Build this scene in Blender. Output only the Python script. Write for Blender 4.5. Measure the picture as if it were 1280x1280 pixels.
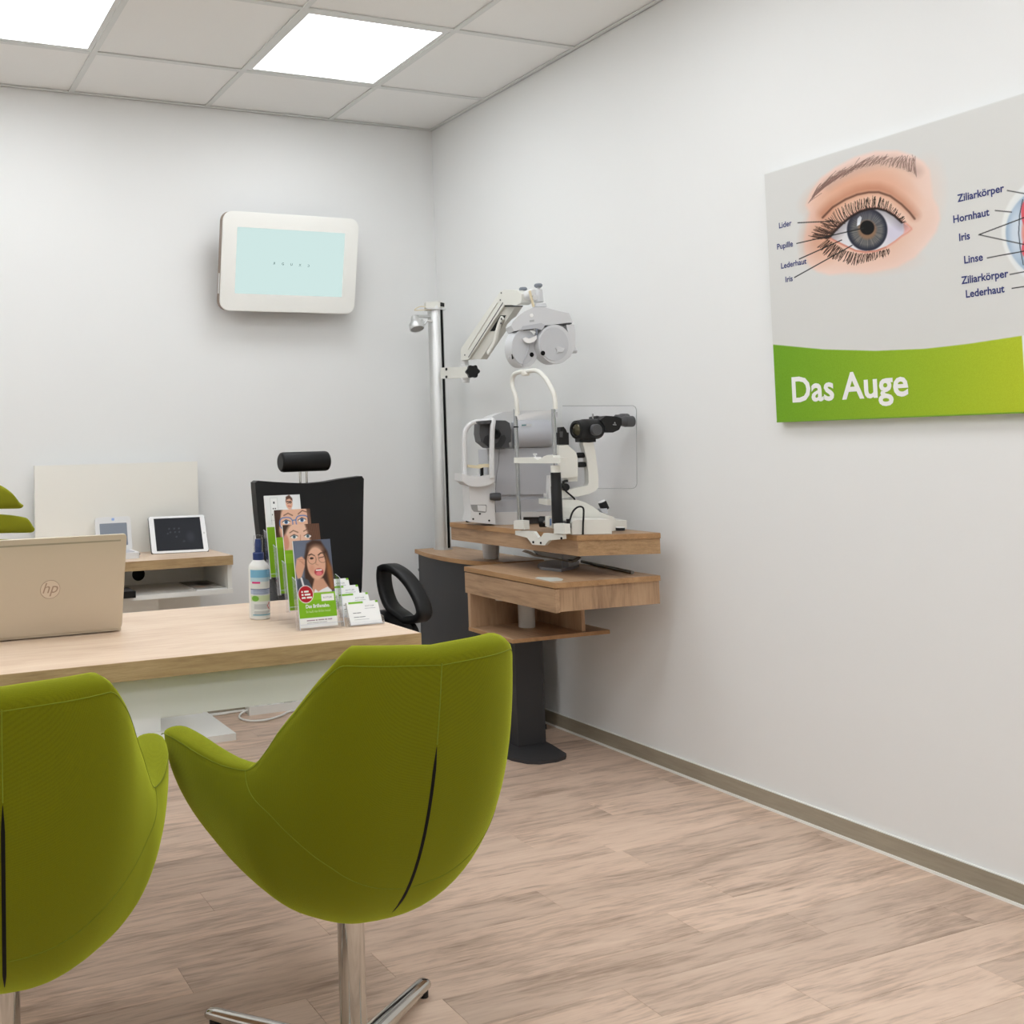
import bpy, bmesh, math, random
import numpy as np
from mathutils import Vector, Matrix

for o in list(bpy.data.objects):
    bpy.data.objects.remove(o)
scene = bpy.context.scene
COL = scene.collection
random.seed(7)
RNG = np.random.RandomState(5)
PI = math.pi

# ------------------------------------------------------------------ camera
F_PX, CX, CY = 1267.5, 310.1, 496.5
CAM = Vector((-2.6879, -4.3302, 1.1752))
RIGHT = Vector((0.93284, -0.35951, -0.02318))
YAW, PITCH, ROLL = -0.36791, 0.05020, 0.02318
Rz = Matrix.Rotation(YAW, 3, 'Z'); Rx = Matrix.Rotation(PITCH, 3, 'X'); Ry = Matrix.Rotation(ROLL, 3, 'Y')
RM = Rz @ Rx @ Ry                       # columns: right, forward, up
RIGHT, FWD, UP = RM.col[0], RM.col[1], RM.col[2]
cam_data = bpy.data.cameras.new('camera')
cam_data.sensor_width = 36.0
cam_data.sensor_fit = 'HORIZONTAL'
cam_data.lens = F_PX / 1280.0 * 36.0
cam_data.shift_x = (640 - CX) / 1280.0
cam_data.shift_y = (CY - 640) / 1280.0
cam_data.clip_start = 0.05
cam = bpy.data.objects.new('camera', cam_data)
M = Matrix((RIGHT, UP, -FWD)).transposed().to_4x4()
M.translation = CAM
cam.matrix_world = M
COL.objects.link(cam)
scene.camera = cam

# ------------------------------------------------------------------ world and exposure
world = bpy.data.worlds.new('world')
scene.world = world
world.use_nodes = True
world.node_tree.nodes['Background'].inputs[0].default_value = (0.8, 0.85, 0.9, 1)
world.node_tree.nodes['Background'].inputs[1].default_value = 0.3
scene.view_settings.view_transform = 'Standard'
scene.view_settings.look = 'None'
scene.view_settings.gamma = 1.0
scene.view_settings.use_curve_mapping = False
scene.view_settings.exposure = 0.0
scene.cycles.transparent_max_bounces = 48
LAMP = 7.6                               # radiance of the ceiling panels

# ------------------------------------------------------------------ measuring helpers
def at(u, v, d):
    """world point seen at photo pixel (u, v) at distance d along the view"""
    return CAM + (RIGHT * ((u - CX) / F_PX) + FWD + UP * ((CY - v) / F_PX)) * d
def on(ax, c, u, v):
    r = at(u, v, 1.0) - CAM
    return CAM + r * ((c - CAM[ax]) / r[ax])
def pix(p):
    d = Vector(p) - CAM
    z = d.dot(FWD)
    return (CX + F_PX * d.dot(RIGHT) / z, CY - F_PX * d.dot(UP) / z)
def crop(x0, y0, s):
    return lambda x, y: (x0 + x / s, y0 + y / s)
E1 = Vector((RIGHT.x, RIGHT.y, 0)).normalized()     # horizontal, across the view
E2 = Vector((FWD.x, FWD.y, 0)).normalized()         # horizontal, away
EZ = Vector((0, 0, 1))

# ------------------------------------------------------------------ materials
def lin(c):
    return tuple(((x / 255.0) / 12.92 if x / 255.0 <= 0.04045 else (((x / 255.0) + 0.055) / 1.055) ** 2.4) for x in c)
def lina(c):
    c = np.clip(np.asarray(c, float) / 255.0, 0, 1)
    return np.where(c <= 0.04045, c / 12.92, ((c + 0.055) / 1.055) ** 2.4)
MATS = {}
def mat(name, rgb, rough=0.5, metal=0.0, spec=0.5, bump=0.0, bscale=200.0, var=0.0):
    if name in MATS: return MATS[name]
    m = bpy.data.materials.new(name); m.use_nodes = True
    nt = m.node_tree; b = nt.nodes['Principled BSDF']
    b.inputs['Base Color'].default_value = (*lin(rgb), 1)
    b.inputs['Roughness'].default_value = rough
    b.inputs['Metallic'].default_value = metal
    b.inputs['Specular IOR Level'].default_value = spec
    tc = nt.nodes.new('ShaderNodeTexCoord')
    n = nt.nodes.new('ShaderNodeTexNoise'); n.inputs['Scale'].default_value = bscale; n.inputs['Detail'].default_value = 3
    nt.links.new(tc.outputs['Object'], n.inputs['Vector'])
    if bump > 0:
        bp = nt.nodes.new('ShaderNodeBump'); bp.inputs['Strength'].default_value = bump; bp.inputs['Distance'].default_value = 0.001
        nt.links.new(n.outputs['Fac'], bp.inputs['Height']); nt.links.new(bp.outputs['Normal'], b.inputs['Normal'])
    r = nt.nodes.new('ShaderNodeMapRange')
    r.inputs['To Min'].default_value = max(0.0, rough - 0.04); r.inputs['To Max'].default_value = min(1.0, rough + 0.04)
    nt.links.new(n.outputs['Fac'], r.inputs['Value']); nt.links.new(r.outputs['Result'], b.inputs['Roughness'])
    MATS[name] = m
    return m
def emit(name, rgb, strength):
    if name in MATS: return MATS[name]
    m = bpy.data.materials.new(name); m.use_nodes = True; nt = m.node_tree
    nt.nodes.remove(nt.nodes['Principled BSDF'])
    e = nt.nodes.new('ShaderNodeEmission'); e.inputs[0].default_value = (*lin(rgb), 1); e.inputs[1].default_value = strength
    nt.links.new(e.outputs[0], nt.nodes['Material Output'].inputs[0])
    MATS[name] = m
    return m
def acrylic(name, tint=(254, 254, 255), gloss=0.05):
    if name in MATS: return MATS[name]
    m = bpy.data.materials.new(name); m.use_nodes = True; nt = m.node_tree
    nt.nodes.remove(nt.nodes['Principled BSDF'])
    t = nt.nodes.new('ShaderNodeBsdfTransparent'); t.inputs[0].default_value = (*lin(tint), 1)
    g = nt.nodes.new('ShaderNodeBsdfGlossy'); g.inputs['Roughness'].default_value = 0.03
    lw = nt.nodes.new('ShaderNodeLayerWeight'); lw.inputs[0].default_value = 0.12
    mr = nt.nodes.new('ShaderNodeMapRange'); mr.inputs['To Min'].default_value = gloss * 0.5; mr.inputs['To Max'].default_value = 0.6
    mx = nt.nodes.new('ShaderNodeMixShader')
    nt.links.new(lw.outputs['Fresnel'], mr.inputs['Value']); nt.links.new(mr.outputs['Result'], mx.inputs[0])
    nt.links.new(t.outputs[0], mx.inputs[1]); nt.links.new(g.outputs[0], mx.inputs[2])
    nt.links.new(mx.outputs[0], nt.nodes['Material Output'].inputs[0])
    MATS[name] = m
    return m
def wood(name, light, mid, dark, grain='X', size=1.0, rough=0.45, randomize=False, contrast=0.95, bump=0.12, knots=0.0):
    """streaky wood, the grain running along one object axis"""
    if name in MATS: return MATS[name]
    m = bpy.data.materials.new(name); m.use_nodes = True; nt = m.node_tree; L = nt.links
    b = nt.nodes['Principled BSDF']
    tc = nt.nodes.new('ShaderNodeTexCoord'); vec = tc.outputs['Object']
    oi = nt.nodes.new('ShaderNodeObjectInfo')
    if randomize:
        mu = nt.nodes.new('ShaderNodeVectorMath'); mu.operation = 'SCALE'; mu.inputs[0].default_value = (37.0, 91.0, 53.0)
        L.new(oi.outputs['Random'], mu.inputs['Scale'])
        ad = nt.nodes.new('ShaderNodeVectorMath'); ad.operation = 'ADD'
        L.new(vec, ad.inputs[0]); L.new(mu.outputs[0], ad.inputs[1]); vec = ad.outputs[0]
    def mapped(along, across):
        mp = nt.nodes.new('ShaderNodeMapping')
        s = {'X': (along, across, across), 'Y': (across, along, across), 'Z': (across, across, along)}[grain]
        mp.inputs['Scale'].default_value = tuple(k / size for k in s)
        L.new(vec, mp.inputs['Vector']); return mp.outputs['Vector']
    def noise(v, scale, detail, dist=0.0, rgh=0.55):
        n = nt.nodes.new('ShaderNodeTexNoise'); n.inputs['Scale'].default_value = scale; n.inputs['Detail'].default_value = detail
        n.inputs['Distortion'].default_value = dist; n.inputs['Roughness'].default_value = rgh
        L.new(v, n.inputs['Vector']); return n.outputs['Fac']
    # the grain wanders: push the coordinates about before the streaks are drawn
    wn = nt.nodes.new('ShaderNodeTexNoise'); wn.inputs['Scale'].default_value = 1.0; wn.inputs['Detail'].default_value = 2
    L.new(mapped(2.6, 5.0), wn.inputs['Vector'])
    ws = nt.nodes.new('ShaderNodeVectorMath'); ws.operation = 'MULTIPLY_ADD'
    k_ = 0.07 * size
    ws.inputs[1].default_value = (k_, k_, k_); L.new(wn.outputs['Color'], ws.inputs[0]); L.new(vec, ws.inputs[2])
    plain, vec = vec, ws.outputs[0]
    broad = noise(mapped(1.5, 7.5), 1.0, 6, 0.5, 0.6)
    grain_ = noise(mapped(3.5, 62.0), 1.0, 4, 0.3, 0.6)
    knot = noise(mapped(2.4, 9.0), 1.0, 2, 2.0, 0.5)
    vec = plain
    fine = noise(mapped(14.0, 190.0), 1.0, 3, 0.2, 0.6)
    def mixv(a, bb, f):
        mx = nt.nodes.new('ShaderNodeMix'); mx.data_type = 'FLOAT'; mx.inputs[0].default_value = f
        L.new(a, mx.inputs[2]); L.new(bb, mx.inputs[3]); return mx.outputs[0]
    v = mixv(mixv(mixv(broad, knot, 0.3), grain_, 0.34), fine, 0.20)
    ramp = nt.nodes.new('ShaderNodeValToRGB')
    c = 0.145 / contrast
    e = ramp.color_ramp.elements
    e[0].position = 0.5 - c; e[0].color = (*lin(dark), 1)
    e[1].position = 0.5 + c; e[1].color = (*lin(light), 1)
    k = e.new(0.5 + c * 0.05); k.color = (*lin(mid), 1)
    L.new(v, ramp.inputs[0]); colr = ramp.outputs[0]
    if randomize:
        hsv = nt.nodes.new('ShaderNodeHueSaturation')
        mr = nt.nodes.new('ShaderNodeMapRange'); mr.inputs['To Min'].default_value = 0.88; mr.inputs['To Max'].default_value = 1.08
        L.new(oi.outputs['Random'], mr.inputs['Value']); L.new(mr.outputs['Result'], hsv.inputs['Value'])
        L.new(colr, hsv.inputs['Color']); colr = hsv.outputs[0]
    L.new(colr, b.inputs['Base Color'])
    b.inputs['Roughness'].default_value = rough
    b.inputs['Specular IOR Level'].default_value = 0.35
    bp = nt.nodes.new('ShaderNodeBump'); bp.inputs['Strength'].default_value = bump; bp.inputs['Distance'].default_value = 0.0015
    L.new(fine, bp.inputs['Height']); L.new(bp.outputs['Normal'], b.inputs['Normal'])
    MATS[name] = m
    return m
def fabric(name, rgb, rgb2, scale=750.0, bump=0.25):
    if name in MATS: return MATS[name]
    m = bpy.data.materials.new(name); m.use_nodes = True; nt = m.node_tree; L = nt.links
    b = nt.nodes['Principled BSDF']
    tc = nt.nodes.new('ShaderNodeTexCoord')
    vo = nt.nodes.new('ShaderNodeTexVoronoi'); vo.inputs['Scale'].default_value = scale; vo.inputs['Randomness'].default_value = 0.25
    L.new(tc.outputs['Object'], vo.inputs['Vector'])
    mx = nt.nodes.new('ShaderNodeMix'); mx.data_type = 'RGBA'
    mx.inputs[6].default_value = (*lin(rgb), 1); mx.inputs[7].default_value = (*lin(rgb2), 1)
    mr = nt.nodes.new('ShaderNodeMapRange'); mr.inputs['From Max'].default_value = 0.8
    L.new(vo.outputs['Distance'], mr.inputs['Value']); L.new(mr.outputs['Result'], mx.inputs[0])
    L.new(mx.outputs[2], b.inputs['Base Color'])
    b.inputs['Roughness'].default_value = 0.9; b.inputs['Specular IOR Level'].default_value = 0.15
    b.inputs['Sheen Weight'].default_value = 1.0; b.inputs['Sheen Roughness'].default_value = 0.42
    b.inputs['Sheen Tint'].default_value = (*lin((206, 218, 70)), 1)
    bp = nt.nodes.new('ShaderNodeBump'); bp.inputs['Strength'].default_value = bump; bp.inputs['Distance'].default_value = 0.0008; bp.invert = True
    L.new(vo.outputs['Distance'], bp.inputs['Height']); L.new(bp.outputs['Normal'], b.inputs['Normal'])
    MATS[name] = m
    return m
def printed(name, rough=0.55):
    """flat print: the colours stored with the printed sheet's points"""
    if name in MATS: return MATS[name]
    m = bpy.data.materials.new(name); m.use_nodes = True; nt = m.node_tree
    b = nt.nodes['Principled BSDF']; b.inputs['Roughness'].default_value = rough; b.inputs['Specular IOR Level'].default_value = 0.3
    a = nt.nodes.new('ShaderNodeVertexColor'); a.layer_name = 'ink'
    nt.links.new(a.outputs[0], b.inputs['Base Color'])
    MATS[name] = m
    return m

WALL = mat('wall_paint', (239, 240, 239), 0.92, spec=0.2, bump=0.12, bscale=160)
CEIL = mat('ceiling_board', (246, 246, 244), 0.95, spec=0.1, bump=0.2, bscale=300)
TBAR = mat('t_bar_paint', (226, 228, 226), 0.6)
WHITE = mat('white_laminate', (246, 246, 241), 0.45)
CREAM = mat('cream_laminate', (244, 242, 234), 0.5)
BASEB = wood('baseboard_laminate', (176, 166, 148), (164, 154, 136), (146, 137, 121), 'Y', 1.0, 0.5, bump=0.05)
FLOORW = wood('vinyl_oak', (232, 208, 187), (217, 190, 169), (142, 118, 99), 'X', 1.0, 0.42, randomize=True, contrast=0.9, bump=0.12)
SUBF = mat('floor_joint', (96, 84, 74), 0.9)
DESKW = wood('pale_oak', (233, 212, 190), (224, 200, 176), (202, 170, 144), 'X', 1.0, 0.42, contrast=0.9, bump=0.1)
OAK = wood('oak_decor', (198, 165, 132), (180, 147, 115), (128, 98, 74), 'Y', 1.0, 0.45, contrast=0.95, bump=0.12)
OAKX = wood('oak_decor_cross', (198, 165, 132), (180, 147, 115), (128, 98, 74), 'Z', 1.0, 0.45, contrast=0.95, bump=0.12)
OAKE = wood('oak_end_grain', (196, 164, 124), (176, 142, 104), (126, 96, 66), 'X', 0.6, 0.5, contrast=0.9, bump=0.3)
EDGE = wood('oak_edge_band', (190, 150, 108), (176, 136, 94), (148, 110, 74), 'Y', 1.0, 0.45, bump=0.05)
EDGE2 = wood('shaded_rough_oak_edge', (206, 178, 136), (190, 160, 118), (156, 126, 88), 'X', 0.5, 0.55, contrast=1.0, bump=0.5)  # rough-sawn edge print, with shading of the upright faces put into its tone
ANTH = mat('anthracite', (58, 58, 60), 0.55, spec=0.4, bump=0.1, bscale=500)
GREEN = fabric('lime_fabric', (120, 123, 6), (98, 101, 3))
GREEN2 = fabric('lime_knit', (150, 150, 40), (124, 126, 26), 800)
THREAD = mat('green_thread', (116, 128, 14), 0.9)
ZIP = mat('zip_black', (8, 8, 9), 0.7, spec=0.2)
CHROME = mat('chrome', (205, 203, 198), 0.09, metal=1.0)
ALU = mat('brushed_aluminium', (218, 219, 218), 0.5, metal=1.0)
STEEL = mat('steel_rod', (178, 180, 182), 0.2, metal=1.0)
BLACKP = mat('black_plastic', (15, 15, 16), 0.45, spec=0.35)
BLACKL = mat('black_leather', (9, 9, 10), 0.45, spec=0.3, bump=0.25, bscale=350)
DGREY = mat('dark_grey_plastic', (72, 72, 74), 0.5)
MGREY = mat('silver_grey_plastic', (190, 191, 196), 0.42)
LGREY = mat('light_grey_plastic', (226, 226, 226), 0.4)
IVORY = mat('ivory_enamel', (231, 230, 222), 0.38)
CREAMP = mat('cream_plastic', (226, 212, 178), 0.45)
CLEAR = acrylic('clear_acrylic')
PRINT = printed('printed_sheet')
PRINTG = printed('printed_gloss', 0.3)
PAPER = mat('paper_white', (240, 240, 238), 0.7)
NAVY = mat('navy_ink', (42, 52, 116), 0.6)
INKW = mat('white_ink', (244, 244, 240), 0.6)
INKB = mat('black_ink', (32, 32, 34), 0.6)
INKG = mat('grey_ink', (120, 122, 126), 0.7)
INKLG = mat('light_grey_ink', (176, 178, 180), 0.7)
LIME = mat('lime_ink', (132, 190, 40), 0.6)

# ------------------------------------------------------------------ object helpers
def top_of(o):
    while o.parent: o = o.parent
    return o
def setp(o, label=None, cat=None, group=None, kind=None):
    if label: o['label'] = label
    if cat: o['category'] = cat
    if group: o['group'] = group
    if kind: o['kind'] = kind
    return o
def thing(name, loc, label, cat, group=None, rz=0.0):
    o = bpy.data.objects.new(name, None); COL.objects.link(o)
    o.empty_display_size = 0.05
    o.location = loc; o.rotation_euler = (0, 0, rz)
    return setp(o, label, cat, group)
def link_mesh(name, me, parent=None, local=False, smooth=True, angle=35):
    o = bpy.data.objects.new(name, me)
    COL.objects.link(o)
    if smooth and len(me.polygons):
        me.polygons.foreach_set('use_smooth', [True] * len(me.polygons))
        me.set_sharp_from_angle(angle=math.radians(angle))
    if parent is None:
        if not local:
            co = np.empty(len(me.vertices) * 3); me.vertices.foreach_get('co', co); co = co.reshape(-1, 3)
            c = Vector(((co[:, 0].min() + co[:, 0].max()) / 2, (co[:, 1].min() + co[:, 1].max()) / 2, co[:, 2].min()))
            me.transform(Matrix.Translation(-c)); o.location = c
    else:
        o.parent = parent
        if not local: me.transform(Matrix.Translation(-Vector(top_of(parent).location)))
    return o
def from_bm(name, bm, m, parent=None, local=False, bevel=0.0, seg=2, angle=35, smooth=True):
    if bevel > 0:
        ed = [e for e in bm.edges if len(e.link_faces) == 2 and e.calc_face_angle(0) > 0.5]
        bmesh.ops.bevel(bm, geom=ed, offset=bevel, segments=seg, profile=0.5, affect='EDGES', clamp_overlap=True)
    bmesh.ops.recalc_face_normals(bm, faces=bm.faces[:])
    me = bpy.data.meshes.new(name); bm.to_mesh(me); bm.free()
    me.materials.append(m)
    return link_mesh(name, me, parent, local, smooth, angle)
def add_box(bm, a, b, rot=None, about=None):
    x0, y0, z0 = a; x1, y1, z1 = b
    vs = [bm.verts.new(Vector(c)) for c in ((x0,y0,z0),(x1,y0,z0),(x1,y1,z0),(x0,y1,z0),(x0,y0,z1),(x1,y0,z1),(x1,y1,z1),(x0,y1,z1))]
    for f in ((0,3,2,1),(4,5,6,7),(0,1,5,4),(1,2,6,5),(2,3,7,6),(3,0,4,7)): bm.faces.new([vs[i] for i in f])
    if rot is not None: bmesh.ops.rotate(bm, verts=vs, cent=about, matrix=rot)
    return vs
def box(name, a, b, m, parent=None, bevel=0.0, local=False, seg=2, rot=None, about=None):
    bm = bmesh.new(); add_box(bm, a, b, rot, about)
    return from_bm(name, bm, m, parent, local, bevel, seg)
def add_prism(bm, pts, vec):
    """closed prism: polygon pts (world) swept along vec"""
    vec = Vector(vec)
    A = [bm.verts.new(Vector(p)) for p in pts]; B = [bm.verts.new(Vector(p) + vec) for p in pts]
    n = len(A)
    bm.faces.new(A); bm.faces.new(B[::-1])
    for i in range(n): bm.faces.new((A[i], B[i], B[(i + 1) % n], A[(i + 1) % n]))
def prism(name, pts, vec, m, parent=None, bevel=0.0, local=False, seg=2, angle=35):
    bm = bmesh.new(); add_prism(bm, pts, vec)
    return from_bm(name, bm, m, parent, local, bevel, seg, angle)
def slab(name, px, cr, d, thick, m, parent=None, bevel=0.0, seg=2, angle=35):
    """an outline standing upright across the view at distance d, with real thickness going away"""
    pts = [at(*(cr(*q) if cr else q), d) for q in px]
    return prism(name, pts, E2 * thick, m, parent, bevel, False, seg, angle)
def frame_of(axis):
    axis = Vector(axis).normalized()
    t = EZ if abs(axis.z) < 0.9 else Vector((1, 0, 0))
    a = axis.cross(t).normalized(); b = axis.cross(a).normalized()
    return axis, a, b
def add_lathe(bm, c, axis, prof, seg=24, squash=None):
    """prof: list of (radius, distance along axis)"""
    axis, a, b = frame_of(axis); c = Vector(c)
    rings = []
    for r, h in prof:
        if r < 1e-6: rings.append([bm.verts.new(c + axis * h)]); continue
        rings.append([bm.verts.new(c + axis * h + (a * math.cos(t) + b * math.sin(t) * (squash or 1)) * r) for t in [2 * PI * i / seg for i in range(seg)]])
    for R0, R1 in zip(rings, rings[1:]):
        for i in range(seg):
            j = (i + 1) % seg
            if len(R0) == 1 and len(R1) == 1: break
            if len(R0) == 1: bm.faces.new((R0[0], R1[j], R1[i]))
            elif len(R1) == 1: bm.faces.new((R0[i], R0[j], R1[0]))
            else: bm.faces.new((R0[i], R0[j], R1[j], R1[i]))
    for R in (rings[0], rings[-1]):
        if len(R) > 1:
            try: bm.faces.new(R)
            except ValueError: pass
def lathe(name, c, axis, prof, m, parent=None, seg=24, local=False, angle=35, squash=None):
    bm = bmesh.new(); add_lathe(bm, c, axis, prof, seg, squash)
    return from_bm(name, bm, m, parent, local, 0, 2, angle)
def cyl(name, a, b, r, m, parent=None, seg=20, local=False, r2=None, rb=0.0):
    a = Vector(a); b = Vector(b); h = (b - a).length; r2 = r if r2 is None else r2
    prof = [(r - rb, 0), (r, rb), (r2, h - rb), (r2 - rb, h)] if rb else [(r, 0), (r2, h)]
    return lathe(name, a, b - a, prof, m, parent, seg, local)
def spline(pts, n=8):
    pts = [Vector(p) for p in pts]; out = []
    P = [pts[0] * 2 - pts[1]] + pts + [pts[-1] * 2 - pts[-2]]
    for i in range(1, len(P) - 2):
        for k in range(n):
            t = k / n; a, b, c, d = P[i-1], P[i], P[i+1], P[i+2]
            out.append(0.5 * ((2*b) + (c-a)*t + (2*a-5*b+4*c-d)*t*t + (3*b-a-3*c+d)*t**3))
    out.append(pts[-1]); return out
def add_tube(bm, path, r, seg=10, w=None, h=None, updir=None, closed=False):
    """round tube, or a flat rounded band of width w and height h when given"""
    n = len(path); rings = []; prev = None
    for i, p in enumerate(path):
        if closed: t = path[(i+1) % n] - path[i-1]
        else: t = path[min(i+1, n-1)] - path[max(i-1, 0)]
        t = t.normalized()
        if updir is not None: a = Vector(updir); a = (a - t * a.dot(t)).normalized()
        elif prev is None: a = frame_of(t)[1]
        else: a = (prev - t * prev.dot(t)).normalized()
        prev = a; b = t.cross(a)
        rr = r[i] if isinstance(r, (list, tuple)) else r
        ring = []
        for k in range(seg):
            q = 2 * PI * k / seg; c, s = math.cos(q), math.sin(q)
            if w:
                e = 0.45
                c = math.copysign(abs(c) ** e, c) * w / 2; s = math.copysign(abs(s) ** e, s) * h / 2
            else: c *= rr; s *= rr
            ring.append(bm.verts.new(p + a * c + b * s))
        rings.append(ring)
    m = n if closed else n - 1
    for i in range(m):
        A, B = rings[i], rings[(i+1) % n]
        for k in range(seg): bm.faces.new((A[k], A[(k+1) % seg], B[(k+1) % seg], B[k]))
    if not closed: bm.faces.new(rings[0][::-1]); bm.faces.new(rings[-1])
def tube(name, pts, r, m, parent=None, seg=10, smooth_n=8, local=False, w=None, h=None, updir=None, closed=False):
    path = spline(pts, smooth_n) if smooth_n else [Vector(p) for p in pts]
    if closed: path = path[:-1]
    bm = bmesh.new(); add_tube(bm, path, r, seg, w, h, updir, closed)
    return from_bm(name, bm, m, parent, local, 0, 2, 50)
def grid_mesh(name, rows, m, parent=None, local=False, closed_u=False, angle=60, cap=False):
    """rows: list of equally long lists of points"""
    nv = len(rows[0]); V = [tuple(p) for r in rows for p in r]; Fc = []
    n = len(rows)
    for i in range(n if closed_u else n - 1):
        for j in range(nv - 1):
            a = i * nv + j; b = ((i + 1) % n) * nv + j
            Fc.append((a, b, b + 1, a + 1))
    me = bpy.data.meshes.new(name); me.from_pydata(V, [], Fc); me.materials.append(m)
    bm = bmesh.new(); bm.from_mesh(me)
    bmesh.ops.remove_doubles(bm, verts=bm.verts[:], dist=1e-5)
    if cap: bmesh.ops.holes_fill(bm, edges=bm.edges[:], sides=0)
    bmesh.ops.recalc_face_normals(bm, faces=bm.faces[:]); bm.to_mesh(me); bm.free()
    return link_mesh(name, me, parent, local, True, angle)
def rounded(w, h, r, n=6, cx=0, cy=0):
    pts = []
    for sx, sy, a0 in ((1, 1, 0), (-1, 1, 90), (-1, -1, 180), (1, -1, 270)):
        for k in range(n + 1):
            a = math.radians(a0 + 90 * k / n)
            pts.append((cx + sx * (w/2 - r) + r * math.cos(a), cy + sy * (h/2 - r) + r * math.sin(a)))
    return pts
def text(name, s, origin, xd, yd, size, m, parent, extrude=0.0004, bold=0.0, align='LEFT', spacing=1.0, stretch=1.0, mirror=False, shear=0.0):
    cu = bpy.data.curves.new(name, 'FONT'); cu.body = s; cu.size = 1.0; cu.align_x = align
    cu.offset = bold; cu.shear = shear; cu.space_character = spacing; cu.resolution_u = 3
    o = bpy.data.objects.new(name, cu); COL.objects.link(o)
    dg = bpy.context.evaluated_depsgraph_get(); dg.update()
    me = bpy.data.meshes.new_from_object(o.evaluated_get(dg))
    bpy.data.objects.remove(o); bpy.data.curves.remove(cu)
    xd = Vector(xd).normalized(); yd = Vector(yd).normalized(); nd = xd.cross(yd)
    mx = Matrix((xd * size * stretch * (-1 if mirror else 1), yd * size, nd)).transposed().to_4x4()
    mx.translation = Vector(origin) + nd * extrude
    me.transform(mx); me.materials.clear(); me.materials.append(m)
    return link_mesh(name, me, parent, False, False)
def sheet(name, origin, xv, yv, nx, ny, paint, parent=None, m=None, bend=None):
    """a printed sheet: grid of points, each carrying the ink colour paint(s, t) gives there (s, t in 0..1)"""
    S, T = np.meshgrid(np.linspace(0, 1, nx), np.linspace(0, 1, ny))
    o = np.array(origin); X = o + S[..., None] * np.array(xv) + T[..., None] * np.array(yv)
    V = X.reshape(-1, 3)
    i = np.arange((ny - 1) * (nx - 1)); a = (i // (nx - 1)) * nx + i % (nx - 1)
    Fc = np.stack([a, a + 1, a + nx + 1, a + nx], 1)
    me = bpy.data.meshes.new(name)
    me.vertices.add(len(V)); me.vertices.foreach_set('co', V.ravel())
    me.loops.add(Fc.size); me.loops.foreach_set('vertex_index', Fc.ravel())
    me.polygons.add(len(Fc)); me.polygons.foreach_set('loop_start', np.arange(0, Fc.size, 4))
    me.update(calc_edges=True); me.validate()
    colr = lina(paint(S.ravel(), T.ravel(), V))
    at_ = me.color_attributes.new('ink', 'FLOAT_COLOR', 'POINT')
    at_.data.foreach_set('color', np.concatenate([colr, np.ones((len(V), 1))], 1).astype(np.float32).ravel())
    me.materials.append(m or PRINT)
    return link_mesh(name, me, parent, False, False)

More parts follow.
